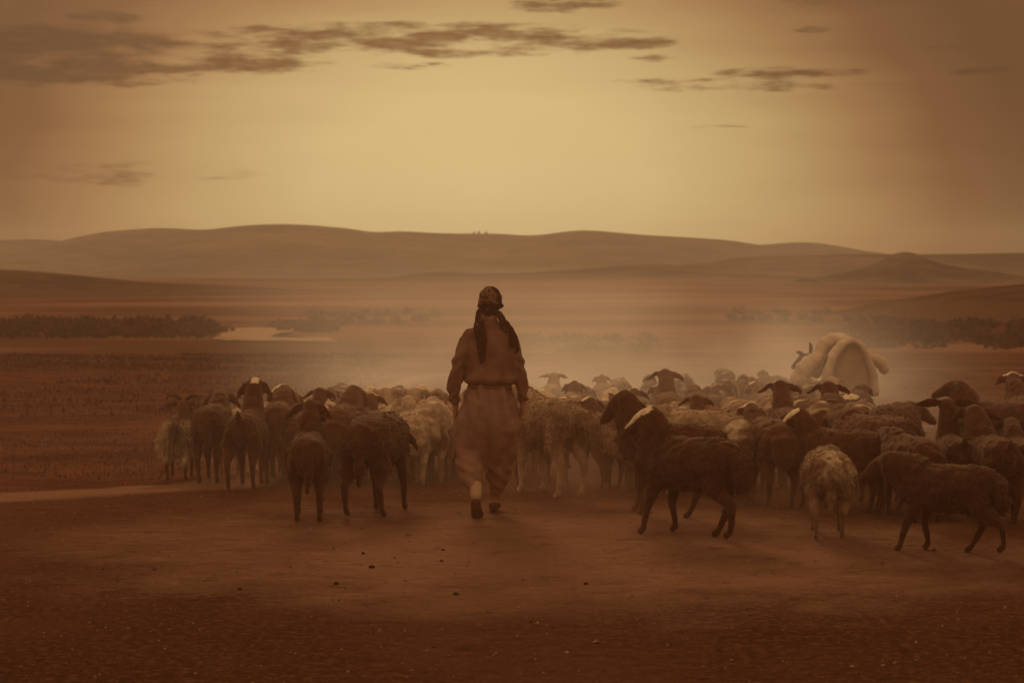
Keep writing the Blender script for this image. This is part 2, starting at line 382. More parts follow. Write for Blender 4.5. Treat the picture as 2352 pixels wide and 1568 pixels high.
def dirv(yaw, pitch): return Vector((-math.sin(yaw)*math.cos(pitch), math.cos(yaw)*math.cos(pitch), math.sin(pitch)))
def animal(name, L=1.0, fat=1.0, H=1.0, np_=35, ny=0, nl=.24, hp=-25, hy=0, hs=1.0, ear=.15, droop=55, swing=(0, 0, 0, 0),
           tail='fat', wool=.012, style='dark', ntuft=0, tlen=.035, voxel=.014, horns=0, kind='sheep', seed=1, neckfat=1.0, arch=0, earw=1.0, tail_side=0):
    """one continuous quadruped skin facing +Y, hooves on z=0"""
    V, F = [], []
    zb = .535*H if kind != 'dog' else .60*H
    leg = zb
    w = .205*fat
    if kind == 'dog':
        prof = [(-.42, .02, .07, .08), (-.36, .02, .115, .14), (-.22, .015, .125, .14), (0, .0, .13, .145), (.18, -.02, .145, .19), (.32, .0, .135, .18), (.42, .05, .09, .12)]
    elif kind == 'goat':
        prof = [(-.43, .03, .06, .08), (-.38, .03, .12, .14), (-.25, .01, .155, .17), (0, -.02, .185, .20), (.2, -.01, .165, .19), (.32, .02, .125, .16), (.41, .07, .08, .11)]
    else:
        prof = [(-.44, .0, .09, .10), (-.385, .01, .16, .165), (-.25, .0, .195, .20), (0, -.02, .215, .215), (.2, -.01, .195, .205), (.33, .02, .15, .175), (.42, .06, .09, .12)]
    prof = [(y*L, zb+dz+arch*(1-(y/.42)**2), a*fat*.93, b_*(.5+.5*fat)*.91) for y, dz, a, b_ in prof]
    loft(V, F, [(0, y, z) for y, z, a, b_ in prof], [(a, b_) for y, z, a, b_ in prof], n=18)
    # neck and head
    n0 = Vector((0, .30*L, zb+.07)); nd = dirv(R(ny), R(np_)); nk = n0+nd*nl*(1 if kind != 'dog' else 1.0)
    nf = neckfat
    n_mid = (n0+nk)/2+Vector((0, 0, .01))
    loft(V, F, [n0-nd*.05, n_mid, nk], [(.125*nf, .15*nf), (.092*nf, .115*nf), (.070*nf, .082*nf)], n=14)
    hd = dirv(R(hy), R(hp)); hl = .235*hs; hb = nk+hd*.01
    hup = Vector((0, 0, 1))
    side = hd.cross(hup).normalized(); uu = side.cross(hd)
    if kind == 'dog':
        loft(V, F, [hb-hd*.05*hs, hb+hd*.03*hs, hb+hd*.10*hs, hb+hd*.16*hs, hb+hd*.25*hs], [(.068*hs, .065*hs), (.085*hs, .080*hs), (.070*hs, .066*hs), (.042*hs, .045*hs), (.030*hs, .028*hs)], n=14)
    else:
        loft(V, F, [hb-hd*.045*hs, hb+hd*.02*hs, hb+hd*.09*hs, hb+hd*.16*hs-uu*.006, hb+hd*hl-uu*.012], [(.058*hs, .062*hs), (.070*hs, .075*hs), (.060*hs, .068*hs), (.043*hs, .047*hs), (.034*hs, .032*hs)], n=14)
        for sgn in (-1, 1): ball(V, F, hb+hd*.075*hs+side*sgn*.052*hs+uu*.02*hs, .018*hs, 8, 6)
    for sgn in (-1, 1):
        e0 = hb+side*sgn*.055*hs+uu*.030*hs-hd*.005
        ed = (side*sgn*math.cos(R(droop))-hup*math.sin(R(droop))-hd*.25).normalized()
        e1 = e0+ed*ear*.5+hup*.002; e2 = e0+ed*ear-hup*ear*.03
        loft(V, F, [e0, e0+ed*ear*.22+hup*.004, e1, e2], [(.022*earw, .012), (.040*earw, .012), (.042*earw, .011), (.015, .009)], up=(hd+hup*.3), n=10)
    # legs: swing = fore/aft metres at the hoof for HL, HR, FL, FR
    fx = .105*fat if kind != 'dog' else .085
    th = 1.0 if kind != 'dog' else .95
    for i, (sx, hind) in enumerate(((-1, 1), (1, 1), (-1, 0), (1, 0))):
        s = swing[i]; lift = max(0, -s)*.28 if hind else max(0, -s)*.25
        x = sx*fx
        if hind:
            y0 = -.31*L
            P = [(x*.8, y0+.02, leg*.98), (x*1.05, y0+.035+s*.3, leg*.68), (x*1.0, y0-.075+s*.65, leg*.44+lift*.6), (x*.95, y0-.035+s*.95, leg*.15+lift), (x*.95, y0-.02+s, .045+lift), (x*.95, y0+.015+s, .018+lift)]
            Rr = [(.085*th, .13), (.070*th, .085), (.032*th, .040), (.021*th, .024), (.023*th, .026), (.026*th, .031)]
        else:
            y0 = .25*L
            P = [(x*.85, y0, leg*.95), (x*1.0, y0-.03+s*.2, leg*.68), (x*.95, y0+.01+s*.55, leg*.38+lift), (x*.92, y0+.0+s*.95, leg*.14+lift*.7), (x*.92, y0+s, .045+lift*.6), (x*.92, y0+.03+s, .018+lift*.6)]
            Rr = [(.070*th, .10), (.050*th, .060), (.032*th, .034), (.020*th, .023), (.023*th, .026), (.026*th, .031)]
        loft(V, F, P, Rr, up=(0, 1, 0), n=12)
    yb = -.43*L
    if tail == 'fat':
        loft(V, F, [(0, yb+.04, zb+.10), (0, yb-.045, zb+.02), (0, yb-.06, zb-.10), (0, yb-.035, zb-.19)], [(.07, .05), (.115, .06), (.115, .055), (.05, .03)], up=(0, 1, 0), n=14)
    elif tail == 'thin':
        loft(V, F, [(0, yb+.03, zb+.08), (0, yb-.045, zb+.0), (.01, yb-.05, zb-.15), (.0, yb-.04, zb-.28)], [(.045, .035), (.050, .035), (.040, .028), (.018, .015)], up=(0, 1, 0), n=10)
    elif tail == 'up':
        loft(V, F, [(0, yb+.03, zb+.08), (0, yb-.04, zb+.13), (0, yb-.06, zb+.19)], [(.035, .025), (.035, .02), (.012, .01)], up=(0, 1, 0), n=10)
    elif tail == 'dog':
        ts = tail_side
        loft(V, F, [(0, yb+.04, zb+.08), (ts*.16, yb-.08, zb-.01), (ts*.40, yb-.13, zb-.18), (ts*.72, yb-.11, zb-.29), (ts*.95, yb-.08, zb-.33)], [.050, .072, .082, .060, .022], up=(0, 1, 0), n=12)
    me = fuse(name, V, F, voxel)
    P = co_of(me); Nn = nor_of(me)
    A = np.array(hb-hd*.06); B = np.array(hb+hd*(hl+.05)); ab = B-A
    tt = np.clip(((P-A)@ab)/(ab@ab), 0, 1); dh = np.linalg.norm(P-A-tt[:, None]*ab, axis=1)
    ear_ok = (np.abs((P-A)@np.array(side)) > .06*hs) & (np.linalg.norm(P-np.array(hb), axis=1) < ear+.12)
    head = (dh < .098*hs) | ear_ok
    headw = 1-sstep(.09*hs, .12*hs, dh); headw = np.where(ear_ok, 1, headw)
    woolw = (1-headw)*sstep(leg*.45, leg*.75, P[:, 2])
    P2 = P+Nn*(woolw*(n3(P, 28, seed)*wool+n3(P, 75, seed+1)*wool*.5))[:, None]+Nn*((1-woolw)*n3(P, 40, seed+2)*.002)[:, None]
    set_co(me, P2)
    nz = n3(P, 22, seed+5); upc = (P-A)@np.array(uu)
    pale = np.zeros(len(P))
    if style == 'cap': pale = np.where((dh < .105*hs) & (upc+nz*.010 > .026*hs) & (tt > .02), 1, 0)
    elif style == 'blaze': pale = np.where((dh < .105*hs) & (np.abs((P-A)@np.array(side)+nz*.012) < .038*hs) & (upc > 0), 1, 0)
    elif style == 'pale': pale = .22+nz*.13
    elif style == 'darkhead': pale = np.where(headw > .5, .0, .80)+nz*.08
    elif style == 'whitehead': pale = np.where((headw > .5) & (tt+nz*.1 > -.1), .95, .0)
    elif style == 'mottle': pale = sstep(-.1, .7, nz)*.45*(1-headw)*sstep(leg*.5, leg*1.1, P[:, 2])
    elif style == 'shaggy': pale = np.where((headw > .3) | (np.linalg.norm(P-np.array(hb), axis=1) < .19), 0, .62)*(1-np.exp(-(P[:, 0]/.055)**2)*.9*(P[:, 2] > zb-.05))*sstep(leg*.3, leg*.55, P[:, 2]+nz*.03)
    elif style == 'dogcoat': pale = .20+nz*.14+.12*sstep(leg*.45, leg*.1, P[:, 2])+.45*((P[:, 1] > .30*L) & (P[:, 2] < zb+.02))+1.0*((P[:, 0]*np.sign(tail_side or 1) > .42) & (P[:, 2] < zb-.14) & (P[:, 2] > zb-.42))
    elif style == 'spot':
        pale = np.where(np.linalg.norm(P-np.array([.03, -.38*L, zb+.16]), axis=1)+nz*.02 < .075, 1, 0)
    add_attr(me, 'pale', np.clip(pale, 0, 1))
    fl = None
    if ntuft:
        zm = leg*.62
        hb_ = np.array(hb)
        fl = tufts(me, int(ntuft*2.2), tlen*.85, zm, keep=lambda Q: np.linalg.norm(Q-hb_, axis=1) > .16*hs, seed=seed, width=.0042, vary=.3)
    hn = None
    if horns:
        V, F = [], []
        for sgn in (-1, 1):
            h0 = hb+side*sgn*.032*hs+uu*.06*hs-hd*.01
            if horns == 2:
                pts = [h0, h0+side*sgn*.06+uu*.045-hd*.02, h0+side*sgn*.13+uu*.05-hd*.03, h0+side*sgn*.19+uu*.02]
            else:
                pts = [h0, h0+uu*.05-hd*.03+side*sgn*.012, h0+uu*.08-hd*.08+side*sgn*.03, h0+uu*.07-hd*.13+side*sgn*.05]
            loft(V, F, pts, [.024, .019, .013, .005], n=8)
        hn = (V, F)
    return {'me': me, 'fl': fl, 'hn': hn, 'top': float(P2[:, 2].max()), 'hb': hb, 'kind': kind}

def spawn(proto, mat, x, y, yaw, scale, name, label, cat, group):
    me = proto['me']; 
    o = bpy.data.objects.new(name, me); COL.objects.link(o)
    o.location = (x, y, gzf(x, y)-.006); o.rotation_euler = (0, 0, R(yaw)); o.scale = (scale,)*3
    if not me.materials: me.materials.append(mat)
    if me.materials[0] != mat:
        o.material_slots[0].link = 'OBJECT'; o.material_slots[0].material = mat
    if proto['fl']:
        fm = proto['fl']
        if not fm.materials: fm.materials.append(mat)
        f = bpy.data.objects.new("fleece", fm); COL.objects.link(f); f.parent = o; f['kind'] = 'stuff'
        if fm.materials[0] != mat:
            f.material_slots[0].link = 'OBJECT'; f.material_slots[0].material = mat
    if proto['hn']:
        V, F = proto['hn']; h = len(F)//2; k = len(V)//2
        mesh_obj("horn", V[:k], F[:h], mhorn, o); mesh_obj("horn", V[k:], [tuple(i-k for i in f) for f in F[h:]], mhorn, o)
    tag(o, label, cat, group)
    return o
def solve_d(py, H):
    """distance at which something H tall standing on the ground tops out at pixel row py"""
    lo, hi = 11.0, 80.0
    f = lambda d: 620+4574*(CAM_H-float(g0(d))-H)/d-py
    for _ in range(50):
        m_ = (lo+hi)/2
        if f(m_) > 0: lo = m_
        else: hi = m_
    return lo
def foot_d(py):
    lo, hi = 8.0, 80.0
    for _ in range(50):
        m_ = (lo+hi)/2
        if 620+4574*(CAM_H-float(g0(m_)))/m_-py > 0: lo = m_
        else: hi = m_
    return lo
def at_px(px, d): return (px-1176)/4574*d

G_NEAR = "sheep and goats at the back edge of the flock"
G_FLOCK = "sheep massed together in the dust ahead of the shepherd"
def near(px, py, yaw, scale, coatn, label, cat='sheep', name=None, **kw):
    p = animal(name or cat, **kw); d = foot_d(py)
    # px,py locate the middle of the animal on the ground
    return spawn(p, COATS[coatn], at_px(px, d), d, yaw, scale, name or cat, label, cat, G_NEAR)

near(410, 1100, 3, .80, 'brown', "small shaggy pale goat with dark head and spread horns, leftmost of the flock", 'goat', kind='goat', fat=1.15, np_=62, nl=.31, hp=-18, hy=-6, ear=.20, droop=20, horns=2, style='shaggy', tail='up', ntuft=3800, tlen=.11, seed=3, swing=(.05, -.08, -.06, .06))
near(488, 1105, 0, 1.06, 'black', "dark long-bodied sheep with drooping ears, right beside the small shaggy pale goat", kind='sheep', fat=.86, np_=34, nl=.24, hp=-38, hy=0, ear=.19, droop=50, tail='thin', ntuft=900, tlen=.03, seed=4, swing=(.05, -.04, 0, .05))
near(566, 1120, -2, 1.0, 'black', "black goat with its head held high and long hanging ears", 'goat', kind='goat', fat=1.0, np_=66, nl=.34, hp=-12, hy=8, ear=.21, droop=56, style='blaze', tail='up', ntuft=500, tlen=.03, seed=5, swing=(-.10, .06, .05, -.08))
near(640, 1105, 2, 1.08, 'brown', "dark brown sheep between the raised-head black goat and the small dark sheep", fat=.88, np_=38, nl=.26, hp=-18, hy=40, ear=.16, droop=60, style='cap', tail='thin', ntuft=900, seed=6, swing=(.06, -.06, 0, .05))
near(708, 1190, 4, .93, 'black', "small dark sheep with wide drooping ears walking nearest behind the left group", fat=.92, np_=55, nl=.34, hp=-24, hy=-28, ear=.21, droop=38, tail='thin', ntuft=1100, seed=7, swing=(.07, .02, -.18, .05))
near(868, 1180, -14, 1.04, 'black', "large dark round-backed sheep with lowered head left of the shepherd", fat=1.05, np_=-15, nl=.22, hp=-50, hy=0, ear=.15, tail='thin', arch=.05, ntuft=1500, seed=8, swing=(-.12, .10, .0, .08))
near(788, 1118, -6, 1.06, 'brown', "dark brown sheep with rounded crown behind the small dark sheep and the round-backed one", fat=.95, np_=42, nl=.25, hp=-45, hy=-10, hs=1.15, ear=.15, droop=70, tail='fat', ntuft=900, seed=9, neckfat=1.1)
near(944, 1112, 6, .95, 'cream', "creamy white sheep walking directly away just left of the shepherd", fat=.95, np_=40, nl=.26, hp=-12, hy=6, ear=.13, droop=35, style='pale', tail='fat', ntuft=2600, tlen=.03, seed=10, wool=.014)
near(1000, 1085, 0, 1.02, 'russet', "russet sheep in dust between the creamy white sheep and the shepherd", np_=30, hp=-30, ear=.14, style='mottle', ntuft=700, seed=11)
near(1062, 1095, 5, .95, 'russet', "russet sheep largely hidden behind the shepherd's left leg", np_=25, hp=-35, ear=.14, ntuft=500, seed=12)
near(740, 1098, 0, .95, 'russet', "russet sheep half hidden behind the small dark sheep with drooping ears", np_=20, hp=-40, ear=.14, ntuft=300, seed=40)
near(534, 1085, 0, .85, 'cream', "pale sheep glimpsed in the gap between the long-bodied dark sheep and black goat", np_=10, hp=-40, ear=.14, style='pale', ntuft=500, seed=41)
near(606, 1080, 0, .9, 'cream', "pale sheep glimpsed right of the black goat with raised head", np_=25, hp=-30, hy=50, ear=.14, style='pale', ntuft=500, seed=42)
# guard dog
near(1258, 1138, 30, 1.12, 'tan', "large shaggy tan guard dog with white-tipped tail walking beside the shepherd", 'dog', kind='dog', fat=1.2, L=.92, np_=26, nl=.24, hp=-8, hy=22, hs=1.12, ear=.10, droop=60, style='dogcoat', tail='dog', tail_side=.62, ntuft=4200, tlen=.042, seed=13, swing=(.02, -.06, .04, -.04), wool=.008)
# black pair right of the dog
near(1584, 1232, 52, 1.0, 'black', "large black sheep with white crown standing broadside, nearest right of the dog", L=.90, fat=.98, np_=76, nl=.25, hp=-34, hy=30, hs=.95, ear=.15, droop=62, style='cap', tail='fat', ntuft=2600, seed=14, swing=(-.10, .12, .10, -.05), neckfat=1.2)
near(1540, 1184, 56, 1.03, 'black', "black sheep facing left with plain dark head, behind the broadside one", L=.95, fat=.9, np_=66, nl=.29, hp=-44, hy=24, hs=.98, ear=.14, droop=70, tail='fat', ntuft=1500, seed=15, swing=(.1, -.12, -.05, .10), neckfat=1.15)
near(1590, 1140, 55, 1.06, 'tan', "sheep with pale woolly back showing above the black broadside sheep", L=1.0, fat=1.0, np_=5, nl=.24, hp=-40, ear=.14, style='pale', tail='fat', ntuft=2200, seed=16, wool=.016)
near(1700, 1150, -5, .98, 'russet', "dusty russet sheep behind the rump of the black broadside sheep", np_=30, ear=.14, ntuft=800, seed=17, style='mottle')
near(1640, 1110, 20, 1.0, 'russet', "russet sheep with lowered head in the dust behind the pale woolly back", np_=10, ear=.14, ntuft=500, seed=43)
near(1765, 1155, 10, 1.0, 'brown', "brown sheep in dust left of the black sheep with bright white crown", np_=36, ear=.15, ntuft=700, seed=18, style='cap')
# right group
near(1903, 1228, -6, .84, 'tan', "tan and brown mottled sheep seen from the rump, at the front of the right group", np_=-5, nl=.2, hp=-50, ear=.13, fat=1.12, style='mottle', tail='thin', ntuft=3600, tlen=.035, seed=19, wool=.02, swing=(-.05, .1, .05, -.1))
near(1935, 1170, 50, .92, 'black', "black sheep with bright white crown facing left behind the mottled rump", np_=58, nl=.24, hp=-35, hy=14, ear=.15, droop=70, style='cap', ntuft=1500, seed=20, swing=(0, 0, .08, -.06))
near(2052, 1160, 3, 1.03, 'black', "big black sheep seen from behind with a brown shoulder, right of the mottled rump", fat=1.1, np_=18, ear=.15, style='dark', ntuft=1400, seed=21)
near(1995, 1160, 20, 1.05, 'brown', "dark brown sheep with lowered head left of the big black sheep", fat=1.0, np_=5, ear=.15, ntuft=900, seed=22)
near(2060, 1105, -25, 1.0, 'black', "black sheep with humped back turning right, behind the big black one", fat=1.15, np_=12, ny=-20, hy=-40, hp=-30, ear=.2, droop=30, arch=.03, ntuft=1200, seed=23)
near(2196, 1185, -3, .90, 'black', "black goat with ears stuck out level, left of the far right pair", 'goat', kind='goat', np_=72, nl=.34, hp=-8, hy=0, ear=.24, earw=1.2, droop=4, tail='up', ntuft=700, seed=24, fat=1.05, swing=(.05, -.1, .1, 0))
near(2282, 1195, 4, .92, 'black', "black goat with drooping ears and thick neck at the far right front", 'goat', kind='goat', np_=52, nl=.32, hp=-20, hy=0, hs=1.15, ear=.19, droop=34, tail='up', ntuft=700, seed=25, fat=1.15, neckfat=1.3, swing=(-.06, .08, 0, 0))
near(2345, 1190, -6, .88, 'black', "black goat cut off by the right edge of the picture", 'goat', kind='goat', np_=40, nl=.28, hp=-20, ear=.16, droop=40, tail='up', ntuft=500, seed=26)
near(2178, 1268, 60, .84, 'black', "black sheep with lowered head crossing in front of the right group", L=.92, np_=22, nl=.25, hp=-35, hy=6, hs=1.05, ear=.16, droop=40, tail='fat', fat=1.0, ntuft=2200, seed=27, swing=(-.18, .14, .12, -.05), neckfat=1.25)
near(2095, 1190, 12, .90, 'black', "black sheep seen from behind, half hidden by the crossing sheep at the right", L=1.0, np_=12, nl=.3, hp=-25, ear=.15, ntuft=500, seed=28)
near(2285, 1090, 40, 1.05, 'black', "tall dark goat with head turned left behind the level-eared goat", 'goat', kind='goat', np_=58, nl=.26, hp=-20, hy=35, ear=.14, droop=25, tail='up', ntuft=700, seed=29, fat=1.1, neckfat=1.2)
near(2350, 1085, -5, 1.1, 'brown', "tall dark goat with pale crown at the right edge behind the others", 'goat', kind='goat', np_=45, nl=.34, hp=-15, ear=.15, droop=40, style='cap', tail='up', ntuft=500, seed=30, fat=1.05)

# ------------------------------------------------------------------ the massed flock
PROTO = {
 'A': animal("sheep", np_=38, hp=-35, ear=.14, droop=60, style='dark', ntuft=500, seed=50, voxel=.018, tail='fat', fat=1.05, swing=(.05, -.05, -.05, .05)),
 'B': animal("sheep", np_=48, hp=-20, hy=15, ear=.16, droop=42, style='cap', ntuft=500, seed=51, voxel=.018, swing=(-.08, .05, .05, -.05)),
 'C': animal("sheep", np_=15, hp=-45, ear=.14, droop=60, style='mottle', ntuft=500, seed=52, voxel=.018, arch=.03, fat=1.08, swing=(.05, -.05, -.05, .05)),
 'D': animal("sheep", np_=52, hp=-10, hy=-10, ear=.18, droop=16, style='pale', ntuft=700, seed=53, voxel=.018),
 'E': animal("sheep", np_=45, hp=-30, hy=35, ny=15, ear=.16, droop=50, style='whitehead', ntuft=500, seed=54, voxel=.018),
 'F': animal("sheep", np_=58, nl=.30, hp=-25, hy=-20, hs=1.1, ear=.18, droop=30, style='dark', ntuft=500, seed=55, voxel=.018, fat=.95),
 'G': animal("sheep", np_=44, hp=-32, hy=-35, ny=-10, ear=.15, droop=60, style='cap', ntuft=500, seed=56, voxel=.018, neckfat=1.2),
 'H': animal("sheep", np_=25, hp=-30, hs=1.15, hy=5, ear=.14, droop=75, style='dark', ntuft=500, seed=57, voxel=.018, neckfat=1.3, fat=1.1),
 'I': animal("sheep", np_=30, hp=-38, hy=0, ear=.14, droop=60, style='spot', ntuft=500, seed=58, voxel=.018, fat=1.15),
}
flock = [  # head or back top (x, y) in the photo, prototype, coat, heading, scale, label
 (658,905,'A','brown',0,1.0,"brown sheep crown at the left end of the far rows"),
 (672,932,'H','brown',4,1.02,"rounded brown back just above the dark brown sheep in the left group"),
 (722,895,'F','brown',-5,1.0,"brown sheep head second from left along the far edge"),
 (775,880,'C','russet',8,1.05,"tallest brown back on the left skyline of the flock"),
 (752,893,'A','brown',3,.95,"dark brown head tucked left of the tallest back on the left skyline"),
 (745,921,'E','tan',-4,1.0,"sheep with bright white head above the small dark sheep in front"),
 (720,914,'C','brown',-8,1.0,"brown back left of the bright white head"),
 (800,917,'H','brown',0,1.03,"broad brown back behind the dark sheep with rounded crown"),
 (838,908,'B','brown',-12,1.0,"brown sheep with ears out left of the cream sheep"),
 (812,893,'G','russet',0,.95,"russet head right of the tallest back on the left skyline"),
 (880,896,'D','cream',5,1.0,"cream sheep with ears spread level left of the shepherd"),
 (862,890,'E','tan',20,.95,"white head peeping behind the cream sheep with level ears"),
 (912,886,'C','brown',0,1.0,"dark rounded back on the skyline behind the cream sheep"),
 (943,896,'D','cream',-8,.98,"cream sheep second left of the shepherd with ears out"),
 (968,887,'E','cream',-15,1.0,"sheep with bright white crown nearest the shepherd on the left"),
 (988,916,'C','cream',0,1.05,"pale cream woolly back beside the shepherd's left sleeve"),
 (1005,898,'A','tan',6,1.0,"tan sheep half hidden by the shepherd's left elbow"),
 (1010,948,'A','russet',0,1.0,"russet sheep right behind the shepherd's left hand"),
 (860,944,'C','russet',0,1.02,"russet woolly back above the large round-backed dark sheep"),
 (898,930,'C','tan',10,.95,"tan back behind the creamy white sheep that walks alone"),
 (700,934,'A','russet',0,.95,"russet back behind the drooping-eared small dark sheep"),
 (1045,905,'A','tan',0,1.0,"tan sheep behind the shepherd's waist at left"),
 (1090,890,'B','russet',0,1.0,"russet sheep fully ahead of the shepherd"),
 (1140,900,'A','russet',0,1.0,"second russet sheep fully ahead of the shepherd"),
 (1228,885,'E','cream',25,1.0,"white-headed sheep touching the shepherd's right sleeve"),
 (1272,857,'D','cream',-5,1.06,"tall cream sheep with raised head and both ears spread, right of the shepherd"),
 (1246,899,'E','cream',-20,1.0,"small round white head below the tall cream sheep"),
 (1290,916,'E','tan',-30,1.02,"white-faced sheep looking over the guard dog's back"),
 (1312,902,'C','tan',0,1.0,"tan back just behind the guard dog"),
 (1325,876,'B','brown',8,1.03,"dark sheep with thin white cap right of the tall cream sheep"),
 (1385,861,'B','tan',0,1.0,"tan sheep with white cap alone against the dust"),
 (1352,890,'A','russet',0,.95,"russet head between two white-capped sheep right of the dog"),
 (1430,868,'C','tan',-10,1.02,"broad pale dusty back right of the lone white cap"),
 (1404,893,'E','russet',-35,1.0,"sheep with long white face turned to the right in mid flock"),
 (1442,880,'A','russet',5,.95,"russet head behind the long white face"),
 (1458,894,'B','brown',-10,.98,"brown sheep with narrow white cap right of the long white face"),
 (1366,915,'B','brown',12,1.0,"dark sheep with small white mark just above the plain dark head"),
 (1420,922,'G','russet',0,.98,"russet head above the large black sheep's crown"),
 (1497,862,'A','brown',0,1.0,"dim brown head on the far edge left of the tall one"),
 (1497,879,'H','brown',0,.9,"dark brown head beneath the dim one on the far edge"),
 (1537,850,'F','russet',0,1.1,"tall dusty head at the middle of the far edge"),
 (1578,859,'C','russet',-10,1.0,"dusty rounded back right of the tall head on the far edge"),
 (1524,884,'B','russet',0,1.0,"russet sheep with broad white cap in the middle of the right flock"),
 (1600,884,'H','brown',0,1.0,"dark brown rounded head right of the broad white cap"),
 (1636,889,'A','brown',6,.92,"small dark head beside the large dusty back"),
 (1608,908,'F','brown',-6,1.05,"dark sheep with hanging ears facing away in the densest dust"),
 (1660,847,'C','russet',10,1.0,"dusty head above the large brown back on the far edge"),
 (1682,866,'C','brown',-14,1.12,"large brown back rising at right of the far edge"),
 (1712,862,'A','brown',-10,.95,"brown shoulder right of the large brown back"),
 (1760,850,'A','russet',0,1.0,"dusty head on the far edge left of the load"),
 (1735,868,'A','brown',0,.95,"dim brown back between the large back and the white-browed sheep"),
 (1750,878,'B','tan',14,.98,"tan sheep with bright white brow near the load"),
 (1790,864,'C','russet',0,1.0,"russet back below the left white sack"),
 (1810,875,'F','black',0,1.08,"black sheep with hat-like spread ears in front of the load"),
 (1838,886,'H','brown',-8,1.0,"brown head right of the black hat-eared sheep"),
 (1862,868,'C','brown',0,1.1,"rounded brown back in front of the load"),
 (1925,868,'D','cream',0,1.0,"cream head poking up behind the black sheep at the load"),
 (1926,878,'F','black',5,1.02,"black head and neck in front of the cream head"),
 (1988,884,'I','black',-20,1.05,"black sheep with a pale spot on its back right of the load"),
 (1848,912,'C','brown',10,1.08,"large brown back below the hat-eared sheep"),
 (1872,921,'E','brown',15,1.02,"sheep with white woolly face in the dark right group"),
 (1966,932,'G','black',20,1.0,"black sheep with wide white cap above the mottled one"),
 (1925,905,'H','black',0,1.05,"black back between the white woolly face and wide white cap"),
 (2000,920,'C','russet',-16,1.1,"russet back at the right of the wide white cap"),
 (2050,932,'H','black',-25,1.0,"black rounded rump at the right end of the massed flock"),
 (1500,934,'C','tan',-12,1.03,"pale tan back above the black pair"),
 (1520,946,'G','brown',-25,1.0,"brown sheep with small white crown near the pale woolly back"),
 (1545,952,'C','brown',-18,1.0,"brown back right of the small white crown"),
 (1612,956,'H','brown',4,.98,"dark rounded head beyond the pale woolly back"),
 (1655,945,'F','russet',-16,1.02,"russet sheep with ear hanging right in the dust"),
 (1705,934,'C','russet',-10,1.05,"russet back in mid right flock below the dense dust"),
 (1745,941,'H','brown',8,1.0,"dark brown head right of the russet back in mid flock"),
 (1778,964,'G','brown',15,1.0,"dark sheep with thin white brow left of the bright white crown"),
 (1560,925,'C','tan',0,1.0,"pale back left of the hanging-eared sheep in dust"),
 (1690,915,'C','tan',12,1.0,"pale dusty back right of the hanging-eared sheep"),
 (1780,910,'C','russet',0,1.0,"russet back under the white-browed sheep"),
 (1820,960,'C','brown',0,1.02,"brown back above the bright white crown"),
 (1910,962,'C','russet',25,1.02,"reddish back above the mottled rump"),
 (1640,925,'A','tan',0,.95,"tan head lost in the dust below the small dark head"),
 (1470,915,'A','tan',0,.95,"tan head lost in the dust below the narrow white cap"),
]
for (px, py, k, cn, yaw, sc_, lab) in flock:
    p = PROTO[k]; d = solve_d(py, p['top']*sc_)
    dm = 19.0 if px < 1060 else 18.2
    if d < dm:
        d = dm; sc_ = min(sc_, max(.74, (CAM_H-float(g0(d))-(py-620)*d/4574)/p['top']))
    hx = p['hb'].y*.7*sc_; ya = R(yaw)
    spawn(p, COATS[cn], at_px(px, d)+math.sin(ya)*hx, d-0*hx, yaw, sc_, "sheep", lab, 'sheep', G_FLOCK)

# ------------------------------------------------------------------ cloth
def cloth_mat(name, c1, c2, s=30, pattern=None, wv=True):
    m, t, b = new_mat(name, .95)
    tc = N(t, 'ShaderNodeTexCoord'); o = tc.outputs['Object']
    n1 = NOISE(t, o, s, 5, .6); c = MIX(t, MR(t, NOISE(t, o, s*.3, 3), .3, .7), (*c1, 1), (*c2, 1))
    if pattern:
        vo = N(t, 'ShaderNodeTexVoronoi', feature='F1'); mpn = N(t, 'ShaderNodeMapping'); t.links.new(o, mpn.inputs[0]); mpn.inputs['Scale'].default_value = (1, 1, .8)
        t.links.new(mpn.outputs[0], vo.inputs['Vector']); vo.inputs['Scale'].default_value = 13
        ring = M(t, 'ABSOLUTE', M(t, 'SINE', M(t, 'MULTIPLY', M(t, 'ADD', vo.outputs['Distance'], M(t, 'MULTIPLY', n1, .25)), 21.0)))
        f = M(t, 'MULTIPLY', MR(t, ring, .70, .95), MR(t, NOISE(t, o, 9, 3), .50, .60))
        c = MIX(t, f, c, (*pattern, 1))
    t.links.new(c, b.inputs['Base Color'])
    w = NOISE(t, o, 260, 2)
    bp = N(t, 'ShaderNodeBump'); bp.inputs['Strength'].default_value = .35; bp.inputs['Distance'].default_value = .004
    t.links.new(M(t, 'ADD', w, M(t, 'MULTIPLY', NOISE(t, o, 24, 4), 1.5)), bp.inputs['Height']); t.links.new(bp.outputs[0], b.inputs['Normal'])
    return m
m_skin, t, b = new_mat("skin", .6); b.inputs['Base Color'].default_value = (.33, .145, .075, 1); b.inputs['Subsurface Weight'].default_value = .1
m_shirt = cloth_mat("shirt_cloth", (.17, .072, .042), (.23, .105, .063))
m_trs = cloth_mat("trouser_cloth", (.25, .118, .072), (.32, .16, .10))
m_scarf = cloth_mat("scarf_cloth", (.040, .011, .005), (.060, .018, .008), pattern=(.34, .19, .105))
m_shoe, t, b = new_mat("worn_leather", .7); b.inputs['Base Color'].default_value = (.10, .036, .015, 1)
m_sock, t, b = new_mat("sock_knit", .95); b.inputs['Base Color'].default_value = (.45, .27, .15, 1)

